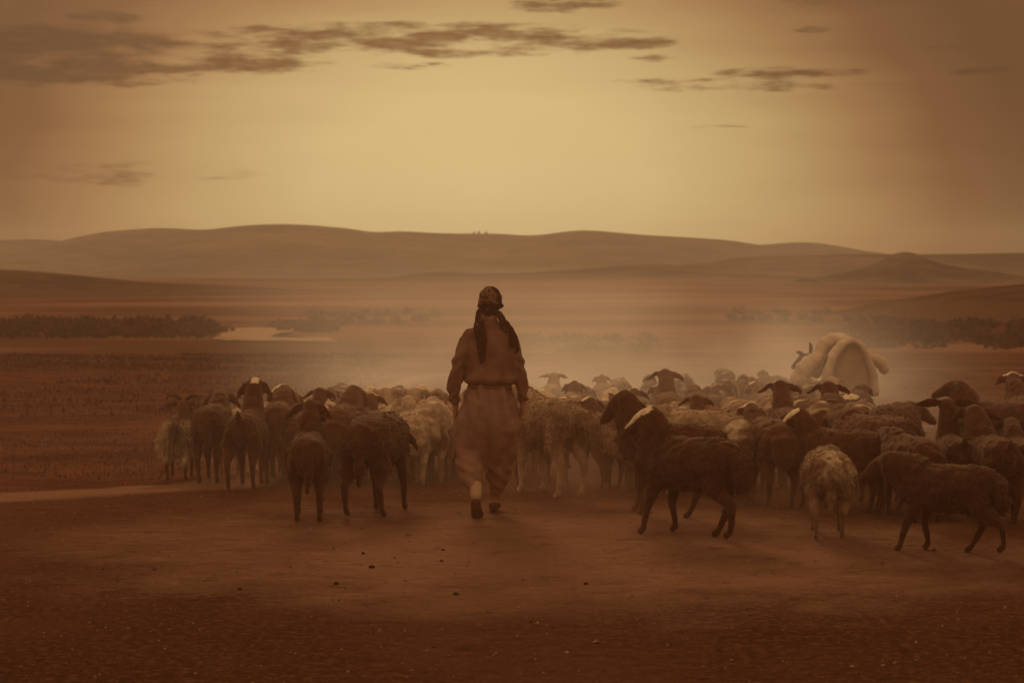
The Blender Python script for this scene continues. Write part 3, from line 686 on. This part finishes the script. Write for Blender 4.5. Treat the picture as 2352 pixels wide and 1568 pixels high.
# ------------------------------------------------------------------ the shepherd (local: x right, y away from camera, z up)
def hand(V, F, wrist, fwd_curl, side, k=1.0):
    """palm and five fingers hanging from the wrist, fingers curling forward and inward; side=-1 left hand"""
    w = Vector(wrist); palm = w+Vector((-side*.004, .006, -.085*k))
    loft(V, F, [w+Vector((0, 0, .02)), w+Vector((0, 0, -.03)), w+Vector((0, .003, -.07)), palm], [(.022, .024), (.020, .036), (.017, .040), (.014, .036)], up=(0, 1, 0), n=10)
    for i, (dy, L) in enumerate(((.030, .070), (.011, .078), (-.009, .072), (-.028, .056))):
        b0 = palm+Vector((0, dy, .008)); c = fwd_curl*(1+.12*i)
        p1 = b0+Vector((-side*.012*c, .004, -L*.45)); p2 = p1+Vector((-side*.022*c, .002, -L*.30)); p3 = p2+Vector((-side*.024*c, 0, -L*.12))
        loft(V, F, [b0, p1, p2, p3], [.0095, .0088, .0080, .0065], up=(0, 1, 0), n=8)
    t0 = w+Vector((-side*.004, .030, -.030)); t1 = t0+Vector((-side*.014, .026, -.028)); t2 = t1+Vector((-side*.012, .008, -.030))
    loft(V, F, [t0, t1, t2], [.013, .0105, .0075], up=(1, 0, 0), n=8)
WL = (-.262, .035, .845); WR = (.258, .04, .865)
def body():
    V, F = [], []
    # trunk, neck, skull
    loft(V, F, [(0, .0, .90), (0, -.005, 1.05), (0, 0, 1.22), (0, .0, 1.36), (.003, .0, 1.43)], [(.155, .10), (.145, .095), (.165, .105), (.175, .095), (.09, .07)], up=(0, 1, 0), n=18)
    loft(V, F, [(.003, .005, 1.42), (.005, .012, 1.50), (.006, .02, 1.56)], [(.062, .062), (.054, .058), (.056, .062)], up=(0, 1, 0), n=14)
    hc = Vector((.008, .030, 1.645)); ball(V, F, hc, (.078, .096, .108), 18, 14)
    loft(V, F, [hc+Vector((0, .055, -.03)), hc+Vector((0, .075, -.085))], [(.052, .040), (.034, .026)], up=(0, 1, 0))     # jaw
    loft(V, F, [hc+Vector((0, .088, .0)), hc+Vector((0, .112, -.036))], [.010, .015], n=8)                                # nose
    for s in (-1, 1):
        loft(V, F, [hc+Vector((s*.074, -.002, .018)), hc+Vector((s*.086, -.010, .0)), hc+Vector((s*.078, -.002, -.030))], [(.012, .006), (.016, .008), (.009, .006)], up=(1, 0, 0), n=8)
        ball(V, F, hc+Vector((s*.030, .080, .002)), .013, 8, 6)
    loft(V, F, [hc+Vector((-.024, .092, -.058)), hc+Vector((0, .100, -.056)), hc+Vector((.024, .092, -.058))], [.007, .009, .007], n=8)
    # arms
    loft(V, F, [(-.14, 0, 1.38), (-.170, -.005, 1.34), (-.215, -.035, 1.22), (-.250, -.03, 1.08), (-.268, .005, .96), WL], [.06, .060, .047, .040, .034, .025], up=(0, 1, 0))
    loft(V, F, [(.14, 0, 1.38), (.165, -.005, 1.34), (.206, -.02, 1.21), (.232, -.015, 1.08), (.248, .015, .96), WR], [.06, .058, .046, .040, .034, .025], up=(0, 1, 0))
    hand(V, F, WL, .9, -1); hand(V, F, WR, 1.0, 1)
    # legs: left one pushing off behind, right one planted ahead
    loft(V, F, [(-.075, 0, .95), (-.10, .03, .75), (-.125, .07, .52), (-.115, -.04, .36), (-.095, -.17, .20)], [(.10, .11), (.085, .095), (.062, .066), (.055, .062), (.036, .042)], up=(0, 1, 0))
    loft(V, F, [(-.095, -.17, .21), (-.100, -.225, .165), (-.098, -.175, .09), (-.090, -.115, .035), (-.088, -.06, .024)], [(.034, .034), (.034, .032), (.040, .028), (.046, .022), (.040, .016)], up=(0, 1, 0))
    loft(V, F, [(.075, .01, .95), (.075, .10, .72), (.062, .20, .50), (.045, .26, .30), (.03, .31, .11)], [(.10, .11), (.085, .095), (.062, .066), (.054, .060), (.036, .042)], up=(0, 1, 0))
    loft(V, F, [(.03, .27, .07), (.03, .33, .055), (.038, .43, .042), (.042, .50, .030)], [(.034, .036), (.038, .034), (.044, .024), (.036, .018)], n=10)
    return fuse("person", V, F, .0075, 2)
pd = 15.25; pxw = at_px(1124, pd)
me = body(); me.materials.append(m_skin)
man = link("person", me); man.location = (pxw, pd, gzf(pxw, pd)-.004)
tag(man, "person seen from behind walking after the flock in patterned headscarf, loose shirt and baggy trousers", "person")
def garment(name, V, F, mat, voxel, folds, seed, smooth=3, amp=.008, parent=None):
    me = fuse(name, V, F, voxel, smooth); P = co_of(me); Nn = nor_of(me)
    P = P + Nn*(folds(P)*1.15+n3(P, 60, seed)*.0022)[:, None]; set_co(me, P); me.materials.append(mat)
    return link(name, me, parent or man)
# shirt
V, F = [], []
loft(V, F, [(.0, -.006, 1.020), (0, -.012, 1.045), (-.002, -.016, 1.12), (0, -.010, 1.24), (0, -.004, 1.34), (.0, .0, 1.405), (.002, .004, 1.455), (.004, .006, 1.485)],
     [(.186, .122), (.188, .130), (.184, .132), (.182, .128), (.184, .118), (.158, .098), (.098, .080), (.070, .070)], up=(0, 1, 0), n=26)
loft(V, F, [(-.12, 0, 1.385), (-.172, -.006, 1.340), (-.218, -.034, 1.22), (-.250, -.040, 1.09), (-.272, -.010, .985), (-.270, .022, .895)], [.082, .072, .060, .056, .052, .042], up=(0, 1, 0), n=16)
loft(V, F, [(.12, 0, 1.385), (.168, -.006, 1.335), (.208, -.024, 1.21), (.232, -.022, 1.08), (.250, .006, .985), (.256, .03, .905)], [.082, .070, .058, .054, .050, .041], up=(0, 1, 0), n=16)
def f_shirt(P):
    x, y, z = P.T
    arm = sstep(.19, .23, np.abs(x))
    diag = np.sin((z*1.0+np.abs(x)*1.5)*48+np.sin(z*21)*1.6+n3(P, 6, 5)*1.5)*.006*arm
    back = (np.sin(x*44+np.sin(z*9)*2.2+n3(P, 5, 6)*1.5)*.008*sstep(1.33, 1.06, z)+n3(P, 12, 3)*.009)*(1-arm)
    blouse = (np.exp(-((z-1.065)/.04)**2)*.020-np.exp(-((z-1.015)/.012)**2)*.012)*(1-arm)
    return diag+back+blouse+n3(P, 30, 9)*.003
shirt = garment("shirt", V, F, m_shirt, .0085, f_shirt, 1)
# baggy trousers
V, F = [], []
loft(V, F, [(0, 0, 1.045), (0, 0, 1.02), (0, .0, .93), (0, .01, .82), (0, .03, .70), (-.01, .06, .60), (-.01, .09, .48), (-.005, .10, .38)], [(.150, .105), (.158, .112), (.178, .140), (.200, .160), (.202, .168), (.18, .15), (.12, .11), (.05, .06)], up=(0, 1, 0), n=26)
loft(V, F, [(-.09, .0, .90), (-.115, .02, .75), (-.145, .05, .60), (-.168, .045, .49), (-.160, -.02, .40), (-.128, -.10, .30), (-.104, -.155, .235)], [(.115, .15), (.124, .155), (.122, .145), (.118, .125), (.112, .115), (.088, .09), (.050, .052)], up=(0, 1, 0), n=20)
loft(V, F, [(.09, .02, .90), (.105, .08, .75), (.100, .14, .60), (.085, .20, .45), (.062, .25, .30), (.045, .29, .19), (.035, .305, .13)], [(.115, .15), (.120, .15), (.120, .14), (.114, .13), (.106, .115), (.080, .085), (.048, .050)], up=(0, 1, 0), n=20)
def f_trs(P):
    x, y, z = P.T
    g = np.sin(x*70+np.sin(z*7)*1.6+np.sign(y)*1.1+n3(P, 4, 15))*.009*sstep(.55, .80, z)*(1.0)
    ring = np.sin(z*55+x*38+n3(P, 9, 4)*3.2)*.0055*sstep(.56, .44, z)*sstep(.14, .2, z)
    cleft = -np.exp(-((x+.012+.02*np.sin(z*9))/.022)**2)*.022*sstep(.86, .62, z)
    long_ = np.sin(x*46+n3(P, 4, 12)*2.5)*.008*sstep(.95, .7, z)*sstep(.3, .5, z)
    return g+ring+cleft+long_+n3(P, 11, 8)*.012*sstep(1.0, .8, z)
trs = garment("trousers", V, F, m_trs, .009, f_trs, 2)
# headscarf: wrapped cap, rolled edge, knot and two hanging tails
V, F = [], []
hc = Vector((.008, .026, 1.655))
ball(V, F, hc+Vector((0, 0, .004)), (.092, .108, .112), 22, 16)
loft(V, F, [hc+Vector((0, -.035, -.045)), hc+Vector((-.004, -.032, -.105))], [(.074, .062), (.052, .040)], up=(0, 1, 0), n=16)
ring = [hc+Vector((math.cos(a)*.090, .002+math.sin(a)*.106, -.035-.020*math.sin(a))) for a in [i*math.pi/8 for i in range(17)]]
loft(V, F, ring, [.015]*17, n=8, caps=False)
loft(V, F, [hc+Vector((.05, -.075, -.075)), hc+Vector((.088, -.040, -.092))], [(.022, .016), (.018, .013)], n=8)
def f_scarf(P):
    x, y, z = P.T
    return np.sin(z*95+x*40+np.sin(x*30)*2)*.0022+n3(P, 24, 2)*.004
scarf = garment("headscarf", V, F, m_scarf, .006, f_scarf, 3, 2)
def tail_piece(pts, rad, seed):
    V, F = [], []
    loft(V, F, pts, rad, up=(0, 1, 0), n=14)
    return garment("scarf_tail", V, F, m_scarf, .006, lambda P: np.sin(P[:, 0]*210+P[:, 2]*18)*.0028+n3(P, 28, seed)*.003, seed, 2, parent=scarf)
tail_piece([(-.066, -.045, 1.60), (-.078, -.060, 1.54), (-.074, -.090, 1.46), (-.062, -.125, 1.36), (-.055, -.146, 1.27), (-.056, -.158, 1.19)], [(.022, .020), (.034, .022), (.044, .016), (.042, .013), (.036, .012), (.016, .009)], 5)
tail_piece([(.072, -.03, 1.57), (.095, -.050, 1.515), (.130, -.070, 1.465), (.168, -.080, 1.405), (.196, -.088, 1.335), (.206, -.092, 1.27)], [(.022, .018), (.030, .022), (.038, .018), (.042, .015), (.038, .013), (.016, .010)], 6)
# shoes, the left one tipped on its toe with the sole towards us
def shoe(pts, rad, up=(0, 1, 0)):
    V, F = [], []; loft(V, F, pts, rad, up=up, n=14); me = fuse("shoe", V, F, .007, 2); me.materials.append(m_shoe); return link("shoe", me, man)
s1 = shoe([(-.100, -.252, .150), (-.100, -.235, .115), (-.096, -.185, .070), (-.090, -.125, .030), (-.087, -.060, .022)], [(.038, .028), (.040, .036), (.044, .036), (.050, .032), (.042, .022)])
s2 = shoe([(.030, .255, .045), (.032, .30, .050), (.038, .42, .040), (.042, .525, .030)], [(.038, .040), (.042, .044), (.048, .034), (.038, .022)], up=(0, 0, 1))
V, F = [], []; loft(V, F, [(-.100, -.150, .265), (-.100, -.195, .215), (-.100, -.235, .178)], [.046, .046, .040], up=(0, 1, 0), n=14)
me = fuse("sock", V, F, .007, 2); me.materials.append(m_sock); link("sock", me, man)

# ------------------------------------------------------------------ pack donkey and its load
def donkey(px, d, yaw):
    V, F = [], []
    loft(V, F, [(0, -.55, .86), (0, -.45, .86), (0, -.2, .84), (0, .15, .83), (0, .42, .88), (0, .55, .95)], [(.12, .14), (.20, .22), (.23, .24), (.235, .25), (.18, .22), (.10, .16)], n=18)
    hb = Vector((-.50, .80, 1.06))
    loft(V, F, [(0, .40, .92), (-.24, .60, 1.0), hb], [(.13, .20), (.10, .15), (.08, .10)], n=14)
    loft(V, F, [hb, hb+Vector((-.06, .10, -.02)), hb+Vector((-.14, .28, -.12)), hb+Vector((-.18, .38, -.19))], [(.085, .10), (.09, .10), (.06, .065), (.05, .05)], n=12)
    for s in (-1, 1):
        e = hb+Vector((s*.06, .0, .07)); q = 1 if s > 0 else .25; loft(V, F, [e, e+Vector((s*.03-.02, -.02, .09*q)), e+Vector((s*.06-.06, -.03, .19*q)), e+Vector((s*.07-.10, -.03, .25*q))], [(.030, .016), (.050, .016), (.040, .013), (.010, .008)], up=(0, 1, 0), n=10)
    for s in (-1, 1):
        loft(V, F, [(s*.12, -.42, .85), (s*.14, -.38, .62), (s*.13, -.47, .42), (s*.13, -.44, .14), (s*.13, -.42, .02)], [(.10, .15), (.075, .10), (.045, .055), (.034, .036), (.045, .05)], up=(0, 1, 0))
        loft(V, F, [(s*.11, .36, .82), (s*.13, .34, .60), (s*.12, .36, .38), (s*.12, .35, .12), (s*.12, .36, .02)], [(.085, .12), (.06, .07), (.042, .045), (.032, .034), (.045, .05)], up=(0, 1, 0))
    loft(V, F, [(0, -.53, .98), (0, -.62, .86), (0, -.62, .60), (0, -.60, .45)], [.03, .028, .03, .045], up=(0, 1, 0))
    me = fuse("donkey", V, F, .018); P = co_of(me); add_attr(me, 'pale', np.zeros(len(P))); me.materials.append(COATS['brown'])
    x = at_px(px, d); o = link("donkey", me); o.location = (x, d, gzf(x, d)); o.rotation_euler = (0, 0, R(yaw))
    tag(o, "pack donkey almost hidden under huge white bundles, one long ear showing", "donkey")
    return o
m_sack = cloth_mat("sacking", (.50, .33, .20), (.60, .42, .27), s=12)
dd = 36.5; dk = donkey(1938, dd, 4); bx = dk.location.x; bz = dk.location.z
def bundle(name, lofts, label, seed, amp=.018):
    V, F = [], []
    for pts, rad, up in lofts: loft(V, F, pts, rad, up=up, n=20)
    me = fuse(name, V, F, .022, 4); P = co_of(me); Nn = nor_of(me)
    P = P+Nn*(n3(P, 9, seed)*amp+n3(P, 24, seed+1)*amp*.35+np.sin(P[:, 0]*30+P[:, 2]*22+n3(P, 5, seed)*2)*amp*.35)[:, None]; set_co(me, P)
    me.materials.append(m_sack); o = link(name, me); o.location = dk.location; tag(o, label, "bundle", "white bundles loaded on the donkey"); return o
Z = (0, 0, 1); Y = (0, 1, 0)
bundle("bundle", [([(-.40, -.62, .55), (-.38, -.62, .85), (-.29, -.62, 1.14), (-.13, -.60, 1.38), (.04, -.60, 1.45), (.20, -.60, 1.36), (.33, -.62, 1.12), (.42, -.62, .84), (.46, -.62, .5)], [(.10, .20), (.10, .22), (.078, .24), (.078, .26), (.08, .26), (.078, .25), (.078, .24), (.085, .22), (.09, .2)], Y)], "tall arched white bundle bowed over the donkey's rump, nearest the flock", 31, .010)
bl = bundle("bundle", [([(0.03, -.62, .45), (0.03, -.62, .9), (0.02, -.60, 1.14), (.02, -.58, 1.32)], [(.40, .19), (.38, .19), (.29, .18), (.16, .14)], Y)], "brown blanket-wrapped bundle framed under the tall white arch", 39, .006)
bl.data.materials[0] = cloth_mat('blanket_cloth', (.30, .155, .08), (.38, .21, .115), s=14)
bundle("bundle", [([(-.50, .10, .80), (-.44, .10, 1.10), (-.33, .10, 1.33), (-.18, .10, 1.45), (.0, .10, 1.44), (.18, .10, 1.25)], [(.12, .3), (.12, .34), (.12, .36), (.12, .36), (.12, .34), (.12, .3)], Y)], "arched white bundle peeping out behind the taller arch on the left", 33)
bundle("bundle", [([(-.46, -.25, 1.14), (-.60, -.27, 1.08), (-.76, -.27, .92), (-.84, -.27, .68), (-.82, -.27, .40)], [(.07, .14), (.14, .24), (.18, .28), (.20, .28), (.16, .22)], Y)], "bulging white sack slung on the donkey's left side", 35, .02)
bundle("bundle", [([(.44, -.25, 1.12), (.52, -.25, 1.10), (.64, -.25, 1.02), (.72, -.25, .88)], [(.06, .12), (.11, .20), (.12, .22), (.08, .16)], Y)], "small white sack sticking out on the donkey's right side", 37)

# ------------------------------------------------------------------ vegetation, stones
def blades(name, X, Yp, h, w, mat, seed, lean=.35, segs=True):
    r = np.random.default_rng(seed); n = len(X)
    base = np.stack([X, Yp, gz(X, Yp)-.01], 1); a = r.uniform(0, 6.28, n); s = np.stack([np.cos(a), np.sin(a), a*0], 1)*(w*r.uniform(.6, 1.3, n))[:, None]
    ln = np.stack([r.normal(size=n), r.normal(size=n), a*0], 1)*lean*h[:, None]
    mid = base+ln*.35+np.array([0, 0, 1])*h[:, None]*.55; top = base+ln+np.array([0, 0, 1])*h[:, None]
    V = np.concatenate([base-s, base+s, mid+s*.7, mid-s*.7, top]); i = np.arange(n)
    F = np.concatenate([np.stack([i, i+n, i+2*n], 1), np.stack([i, i+2*n, i+3*n], 1), np.stack([i+3*n, i+2*n, i+4*n], 1)])
    me = fast_mesh(name, V, F, mat, smooth=False); return tag(link(name, me), kind='stuff')
def leaf_mat(name, c1, c2, sc):
    m, t, b = new_mat(name, 1.0); geo = N(t, 'ShaderNodeNewGeometry')
    t.links.new(MIX(t, MR(t, NOISE(t, geo.outputs['Position'], sc, 3), .35, .65), (*c1, 1), (*c2, 1)), b.inputs['Base Color']); return m
m_dry = leaf_mat("dry_grass", (.080, .024, .011), (.125, .040, .018), 1.2)
m_scrub = leaf_mat("dark_scrub", (.065, .020, .008), (.12, .042, .018), .3)
def scatter(n, x0, x1, y0, y1, seed, cl=1.0, ok=lambda s: s < -.25):
    r = np.random.default_rng(seed); u = r.uniform(0, 1, n); y = y0*(y1/y0)**u; x = r.uniform(0, 1, n)
    k = y/y0; x = (x0+(x1-x0)*x)*(.6+.4*k)
    dn = n3(np.stack([x, y*.6, x*0], 1), 1.1, seed)*1.3+n3(np.stack([x, y, x*0], 1), 3.5, seed+1)*.6+r.uniform(-.7, .7, n)*cl
    keep = (dn > -.45) & ok(bare_sd(x, y)); return x[keep], y[keep]
x, y = scatter(150000, -20, -1.2, 15, 100, 2); r_ = np.random.default_rng(4)
blades("grass", x, y, r_.gamma(3, .008, len(x))+.012, .004+y*.00016, m_dry, 5)
x, y = scatter(26000, 4, 26, 30, 110, 6)
blades("grass", x, y, r_.gamma(3, .009, len(x))+.012, .004+y*.00016, m_dry, 7)
# tall weeds along the lip of the bank, left
def weeds(n, x0, x1, y0, y1, hh, seed, mat, name):
    r = np.random.default_rng(seed); x = r.uniform(x0, x1, n); y = r.uniform(y0, y1, n)
    cl = snoise(x, y, .55, seed); k = cl > r.uniform(-.6, .9, n); x, y = x[k], y[k]
    blades(name, x, y, r.gamma(5, hh/5, len(x)), .02+y*.0003, mat, seed, lean=.25)
weeds(20000, -32, -6, 84, 124, .11, 11, m_scrub, "weeds")
weeds(5000, -16, -5, 40, 80, .1, 12, m_dry, "weeds")
# scrub thickets on the plain: leaf clumps massed in lumps
def scrub(spots, seed):
    r = np.random.default_rng(seed); Vs = []
    for (px0, px1, d0, d1, n, hh) in spots:
        for _ in range(n):
            d = r.uniform(d0, d1); x = at_px(r.uniform(px0, px1), d); h = hh*r.uniform(.5, 1.25); g = gzf(x, d); k = 46
            q = r.normal(size=(k, 3)); q /= np.linalg.norm(q, axis=1)[:, None]; q *= r.uniform(.45, 1, k)[:, None]**.5
            Vs.append(np.stack([x+q[:, 0]*h*1.5, d+q[:, 1]*h*1.5, g+h*.45+q[:, 2]*h*.62], 1))
    C = np.concatenate(Vs); n = len(C); s = .0016*C[:, 1]*.9; a = r.normal(size=(n, 3)); b_ = r.normal(size=(n, 3))
    V = np.concatenate([C-a*s[:, None]*.6, C+a*s[:, None]*.6, C+b_*s[:, None]*.8+np.array([0, 0, .3])*s[:, None]]); i = np.arange(n)
    return tag(link("scrub", fast_mesh("scrub", V, np.stack([i, i+n, i+2*n], 1), m_scrub, smooth=False)), kind='stuff')
scrub([(-150, 515, 330, 400, 260, 1.9), (630, 760, 360, 400, 45, 1.1), (700, 1000, 400, 520, 30, .9), (1290, 1500, 215, 245, 26, 1.0), (1150, 1500, 290, 330, 34, .8),
       (1950, 2600, 260, 400, 160, 1.3), (1650, 2100, 420, 520, 30, .9), (1980, 2352, 400, 430, 20, .9)], 15)
# far trees on the crest of the hills
m_crown = leaf_mat("tree_leaves", (.05, .02, .009), (.08, .032, .014), .2); m_bark, t, b = new_mat("bark", .9); b.inputs['Base Color'].default_value = (.06, .024, .012, 1)
for i, (px, hpx, lab) in enumerate(((1089, 7, "leftmost of the tiny trees on the hill crest behind the shepherd"), (1100, 9, "taller middle one of the tiny trees on the far hill crest"), (1117, 8, "rightmost of the tiny trees on the far hill crest"))):
    d = 6000; x = at_px(px, d); base = ray(px, 537, d).z-4; h = hpx*d/4574
    o = bpy.data.objects.new("tree", None); COL.objects.link(o); o.location = (x, d, base); tag(o, lab, "tree", "tiny trees on the far crest")
    V, F = [], []; loft(V, F, [(0, 0, 0), (.2, 0, h*.3), (0, 0, h*.75)], [.6, .5, .2], up=(0, 1, 0), n=8); mesh_obj("trunk", V, F, m_bark, o)
    r = np.random.default_rng(60+i); k = 260; q = r.normal(size=(k, 3)); q /= np.linalg.norm(q, axis=1)[:, None]; q *= r.uniform(.2, 1, k)[:, None]
    C = q*np.array([h*.42, h*.42, h*.38])*(1+.4*np.sin(q[:, :1]*5))+np.array([0, 0, h*.72]); a = r.normal(size=(k, 3))*.7; b_ = r.normal(size=(k, 3))*.7
    j = np.arange(k); c_ = link("crown", fast_mesh("crown", np.concatenate([C-a, C+a, C+b_]), np.stack([j, j+k, j+2*k], 1), m_crown, smooth=False), o); c_['kind'] = 'stuff'
# stones and clods on the bare ground
m_stone = leaf_mat("stone", (.22, .10, .05), (.42, .24, .13), 9); m_clod = leaf_mat("dung_clod", (.04, .013, .006), (.075, .026, .011), 20)
def stone(px, py, size, mat, label, cat, name, seed):
    V, F = [], []; ball(V, F, (0, 0, 0), 1, 10, 7); r = np.random.default_rng(seed); P = np.array([tuple(v) for v in V])
    P = P*(1+.28*n3(P, 2.2, seed))[:, None]*np.array([1.2, .9, .65])*size
    o = mesh_obj(name, P, F, mat); d = foot_d(py); x = at_px(px, d); o.location = (x, d, gzf(x, d)+size*.3); o.rotation_euler = (0, 0, r.uniform(0, 6))
    tag(o, label, cat)
stone(937, 1230, .022, m_stone, "small pale stone on the dirt between the round-backed sheep and the shepherd", "stone", "stone", 1)
stone(833, 1273, .014, m_clod, "dark clod on the bare ground nearest the round-backed sheep's feet", "clod", "clod", 2)
stone(853, 1305, .017, m_clod, "dark round clod below the first one on the bright ground", "clod", "clod", 3)
stone(1017, 1265, .013, m_clod, "dark flat clod left of the middle of the bright patch", "clod", "clod", 4)
stone(770, 1343, .016, m_clod, "dark clod at the left edge of the bright patch", "clod", "clod", 5)
stone(1046, 1368, .014, m_clod, "dark clod low in the middle of the bright patch", "clod", "clod", 6)
stone(1346, 1346, .014, m_clod, "dark clod right of centre in front of the flock", "clod", "clod", 7)
stone(548, 1355, .016, m_clod, "dark clod farthest left on the dim ground", "clod", "clod", 8)
r = np.random.default_rng(77); n = 2600; yy = r.uniform(7.5, 19, n); xx = r.uniform(-1, 1, n)*yy*.33; keep = bare_sd(xx, yy) > .2; xx, yy = xx[keep], yy[keep]; n = len(xx)
ss = r.gamma(2, .0018, n)+.0012; o8 = np.array([(1, 0, 0), (-1, 0, 0), (0, 1, 0), (0, -1, 0), (0, 0, .8), (0, 0, -.8)]); f8 = np.array([(0, 2, 4), (2, 1, 4), (1, 3, 4), (3, 0, 4), (2, 0, 5), (1, 2, 5), (3, 1, 5), (0, 3, 5)])
C = np.stack([xx, yy, gz(xx, yy)+ss*.3], 1); V = (C[:, None, :]+(o8[None]*r.uniform(.6, 1.4, (n, 6, 3)))*ss[:, None, None]).reshape(-1, 3); F = (f8[None]+np.arange(n)[:, None, None]*6).reshape(-1, 3)
tag(link("gravel", fast_mesh("gravel", V, F, leaf_mat("gravel_mix", (.07, .025, .011), (.42, .22, .12), 17), smooth=False)), kind='stuff')

#--AIR--
mv = bpy.data.materials.new("haze"); mv.use_nodes = True; t = mv.node_tree; t.nodes.clear()
o_ = N(t, 'ShaderNodeOutputMaterial'); pv = N(t, 'ShaderNodeVolumePrincipled'); t.links.new(pv.outputs[0], o_.inputs['Volume'])
pv.inputs['Color'].default_value = (.95, .76, .56, 1); pv.inputs['Density'].default_value = 6.5e-5; pv.inputs['Anisotropy'].default_value = .3
def box(name, x0, x1, y0, y1, z0, z1, mat):
    V = [(x, y, z) for x in (x0, x1) for y in (y0, y1) for z in (z0, z1)]
    return mesh_obj(name, V, [(0,1,3,2),(4,6,7,5),(0,4,5,1),(2,3,7,6),(0,2,6,4),(1,5,7,3)], mat, smooth=False)
tag(box("haze", -14000, 14000, -120, 8300, -60, 165, mv), kind='stuff')

# dust kicked up by the flock: a low bank of thicker air, densest just beyond it
md = bpy.data.materials.new("dust"); md.use_nodes = True; t = md.node_tree; t.nodes.clear()
o_ = N(t, 'ShaderNodeOutputMaterial'); pv = N(t, 'ShaderNodeVolumePrincipled'); t.links.new(pv.outputs[0], o_.inputs['Volume'])
pv.inputs['Color'].default_value = (.96, .78, .62, 1); pv.inputs['Anisotropy'].default_value = .72
geo = N(t, 'ShaderNodeNewGeometry'); sp = N(t, 'ShaderNodeSeparateXYZ'); t.links.new(geo.outputs['Position'], sp.inputs[0]); x, y, z = sp.outputs
zr = M(t, 'ADD', z, M(t, 'MULTIPLY', M(t, 'SUBTRACT', y, 15.0), .037))       # height above the sloping road
fx = M(t, 'MULTIPLY', MR(t, M(t, 'DIVIDE', M(t, 'ADD', x, .5), M(t, 'MULTIPLY', y, .30)), -.50, -.02), MR(t, M(t, 'DIVIDE', x, M(t, 'MULTIPLY', y, .26)), 1.0, .45))
fy = M(t, 'MULTIPLY', MR(t, y, 12.0, 30.0), MR(t, y, 110.0, 60.0))
n1 = NOISE(t, geo.outputs['Position'], .17, 4, .6)
top = MR(t, n1, .3, .72, .35, 3.0)
fz = M(t, 'EXPONENT', M(t, 'MULTIPLY', M(t, 'MAXIMUM', zr, 0.0), M(t, 'DIVIDE', -1.35, top)))
fz = M(t, 'MULTIPLY', fz, MR(t, zr, 4.2, 1.0))
mpd = N(t, 'ShaderNodeMapping'); t.links.new(geo.outputs['Position'], mpd.inputs[0]); mpd.inputs['Scale'].default_value = (1, .35, 1.6)
puff = NOISE(t, mpd.outputs[0], .16, 4, .6)
dn = M(t, 'MULTIPLY', M(t, 'MULTIPLY', fx, fy), M(t, 'MULTIPLY', fz, MR(t, puff, .38, .62, .15, 1.75)))
low = M(t, 'MULTIPLY', M(t, 'EXPONENT', M(t, 'MULTIPLY', M(t, 'MAXIMUM', zr, 0.0), -3.5)), M(t, 'MULTIPLY', MR(t, y, 12.6, 17.0), MR(t, y, 34, 24)))
n2 = NOISE(t, geo.outputs['Position'], .55, 3, .6)
low = M(t, 'MULTIPLY', M(t, 'MULTIPLY', low, MR(t, n2, .38, .68)), MR(t, M(t, 'DIVIDE', x, y), -.20, -.02))
base = M(t, 'MULTIPLY', MR(t, y, 30.0, 17.0), .0036)  # thin veil added on the camera side to lift the dark tones
t.links.new(M(t, 'ADD', base, M(t, 'ADD', M(t, 'MULTIPLY', dn, .028), M(t, 'MULTIPLY', low, .12))), pv.inputs['Density'])
t.links.new(MIX(t, MR(t, y, 24.0, 15.0), (.96, .78, .62, 1), (.88, .42, .24, 1)), pv.inputs['Color'])
tag(box("dust", -34, 30, 2.0, 112, -5, 3.2, md), kind='stuff')

# thin dust added over the plain, kept to a middle lane to brighten it
m3 = bpy.data.materials.new("plain_glow_dust"); m3.use_nodes = True; t = m3.node_tree; t.nodes.clear()
o_ = N(t, 'ShaderNodeOutputMaterial'); pv = N(t, 'ShaderNodeVolumePrincipled'); t.links.new(pv.outputs[0], o_.inputs['Volume'])
pv.inputs['Color'].default_value = (.95, .72, .56, 1); pv.inputs['Anisotropy'].default_value = .8
geo = N(t, 'ShaderNodeNewGeometry'); sp = N(t, 'ShaderNodeSeparateXYZ'); t.links.new(geo.outputs['Position'], sp.inputs[0]); x, y, z = sp.outputs
q = M(t, 'DIVIDE', x, y)
fx = M(t, 'MULTIPLY', MR(t, q, -.20, -.03), MR(t, q, .15, .04))
n1 = NOISE(t, geo.outputs['Position'], .018, 3, .6)
fy = M(t, 'MULTIPLY', MR(t, y, 116, 180), MR(t, y, 900, 400)); fz = MR(t, z, 4.0, -7.0)
t.links.new(M(t, 'MULTIPLY', M(t, 'MULTIPLY', M(t, 'MULTIPLY', fx, fy), M(t, 'MULTIPLY', fz, MR(t, n1, .3, .7, .3, 1.0))), .0013), pv.inputs['Density'])
tag(box("dust", -190, 190, 113, 905, -16, 4.2, m3), kind='stuff')
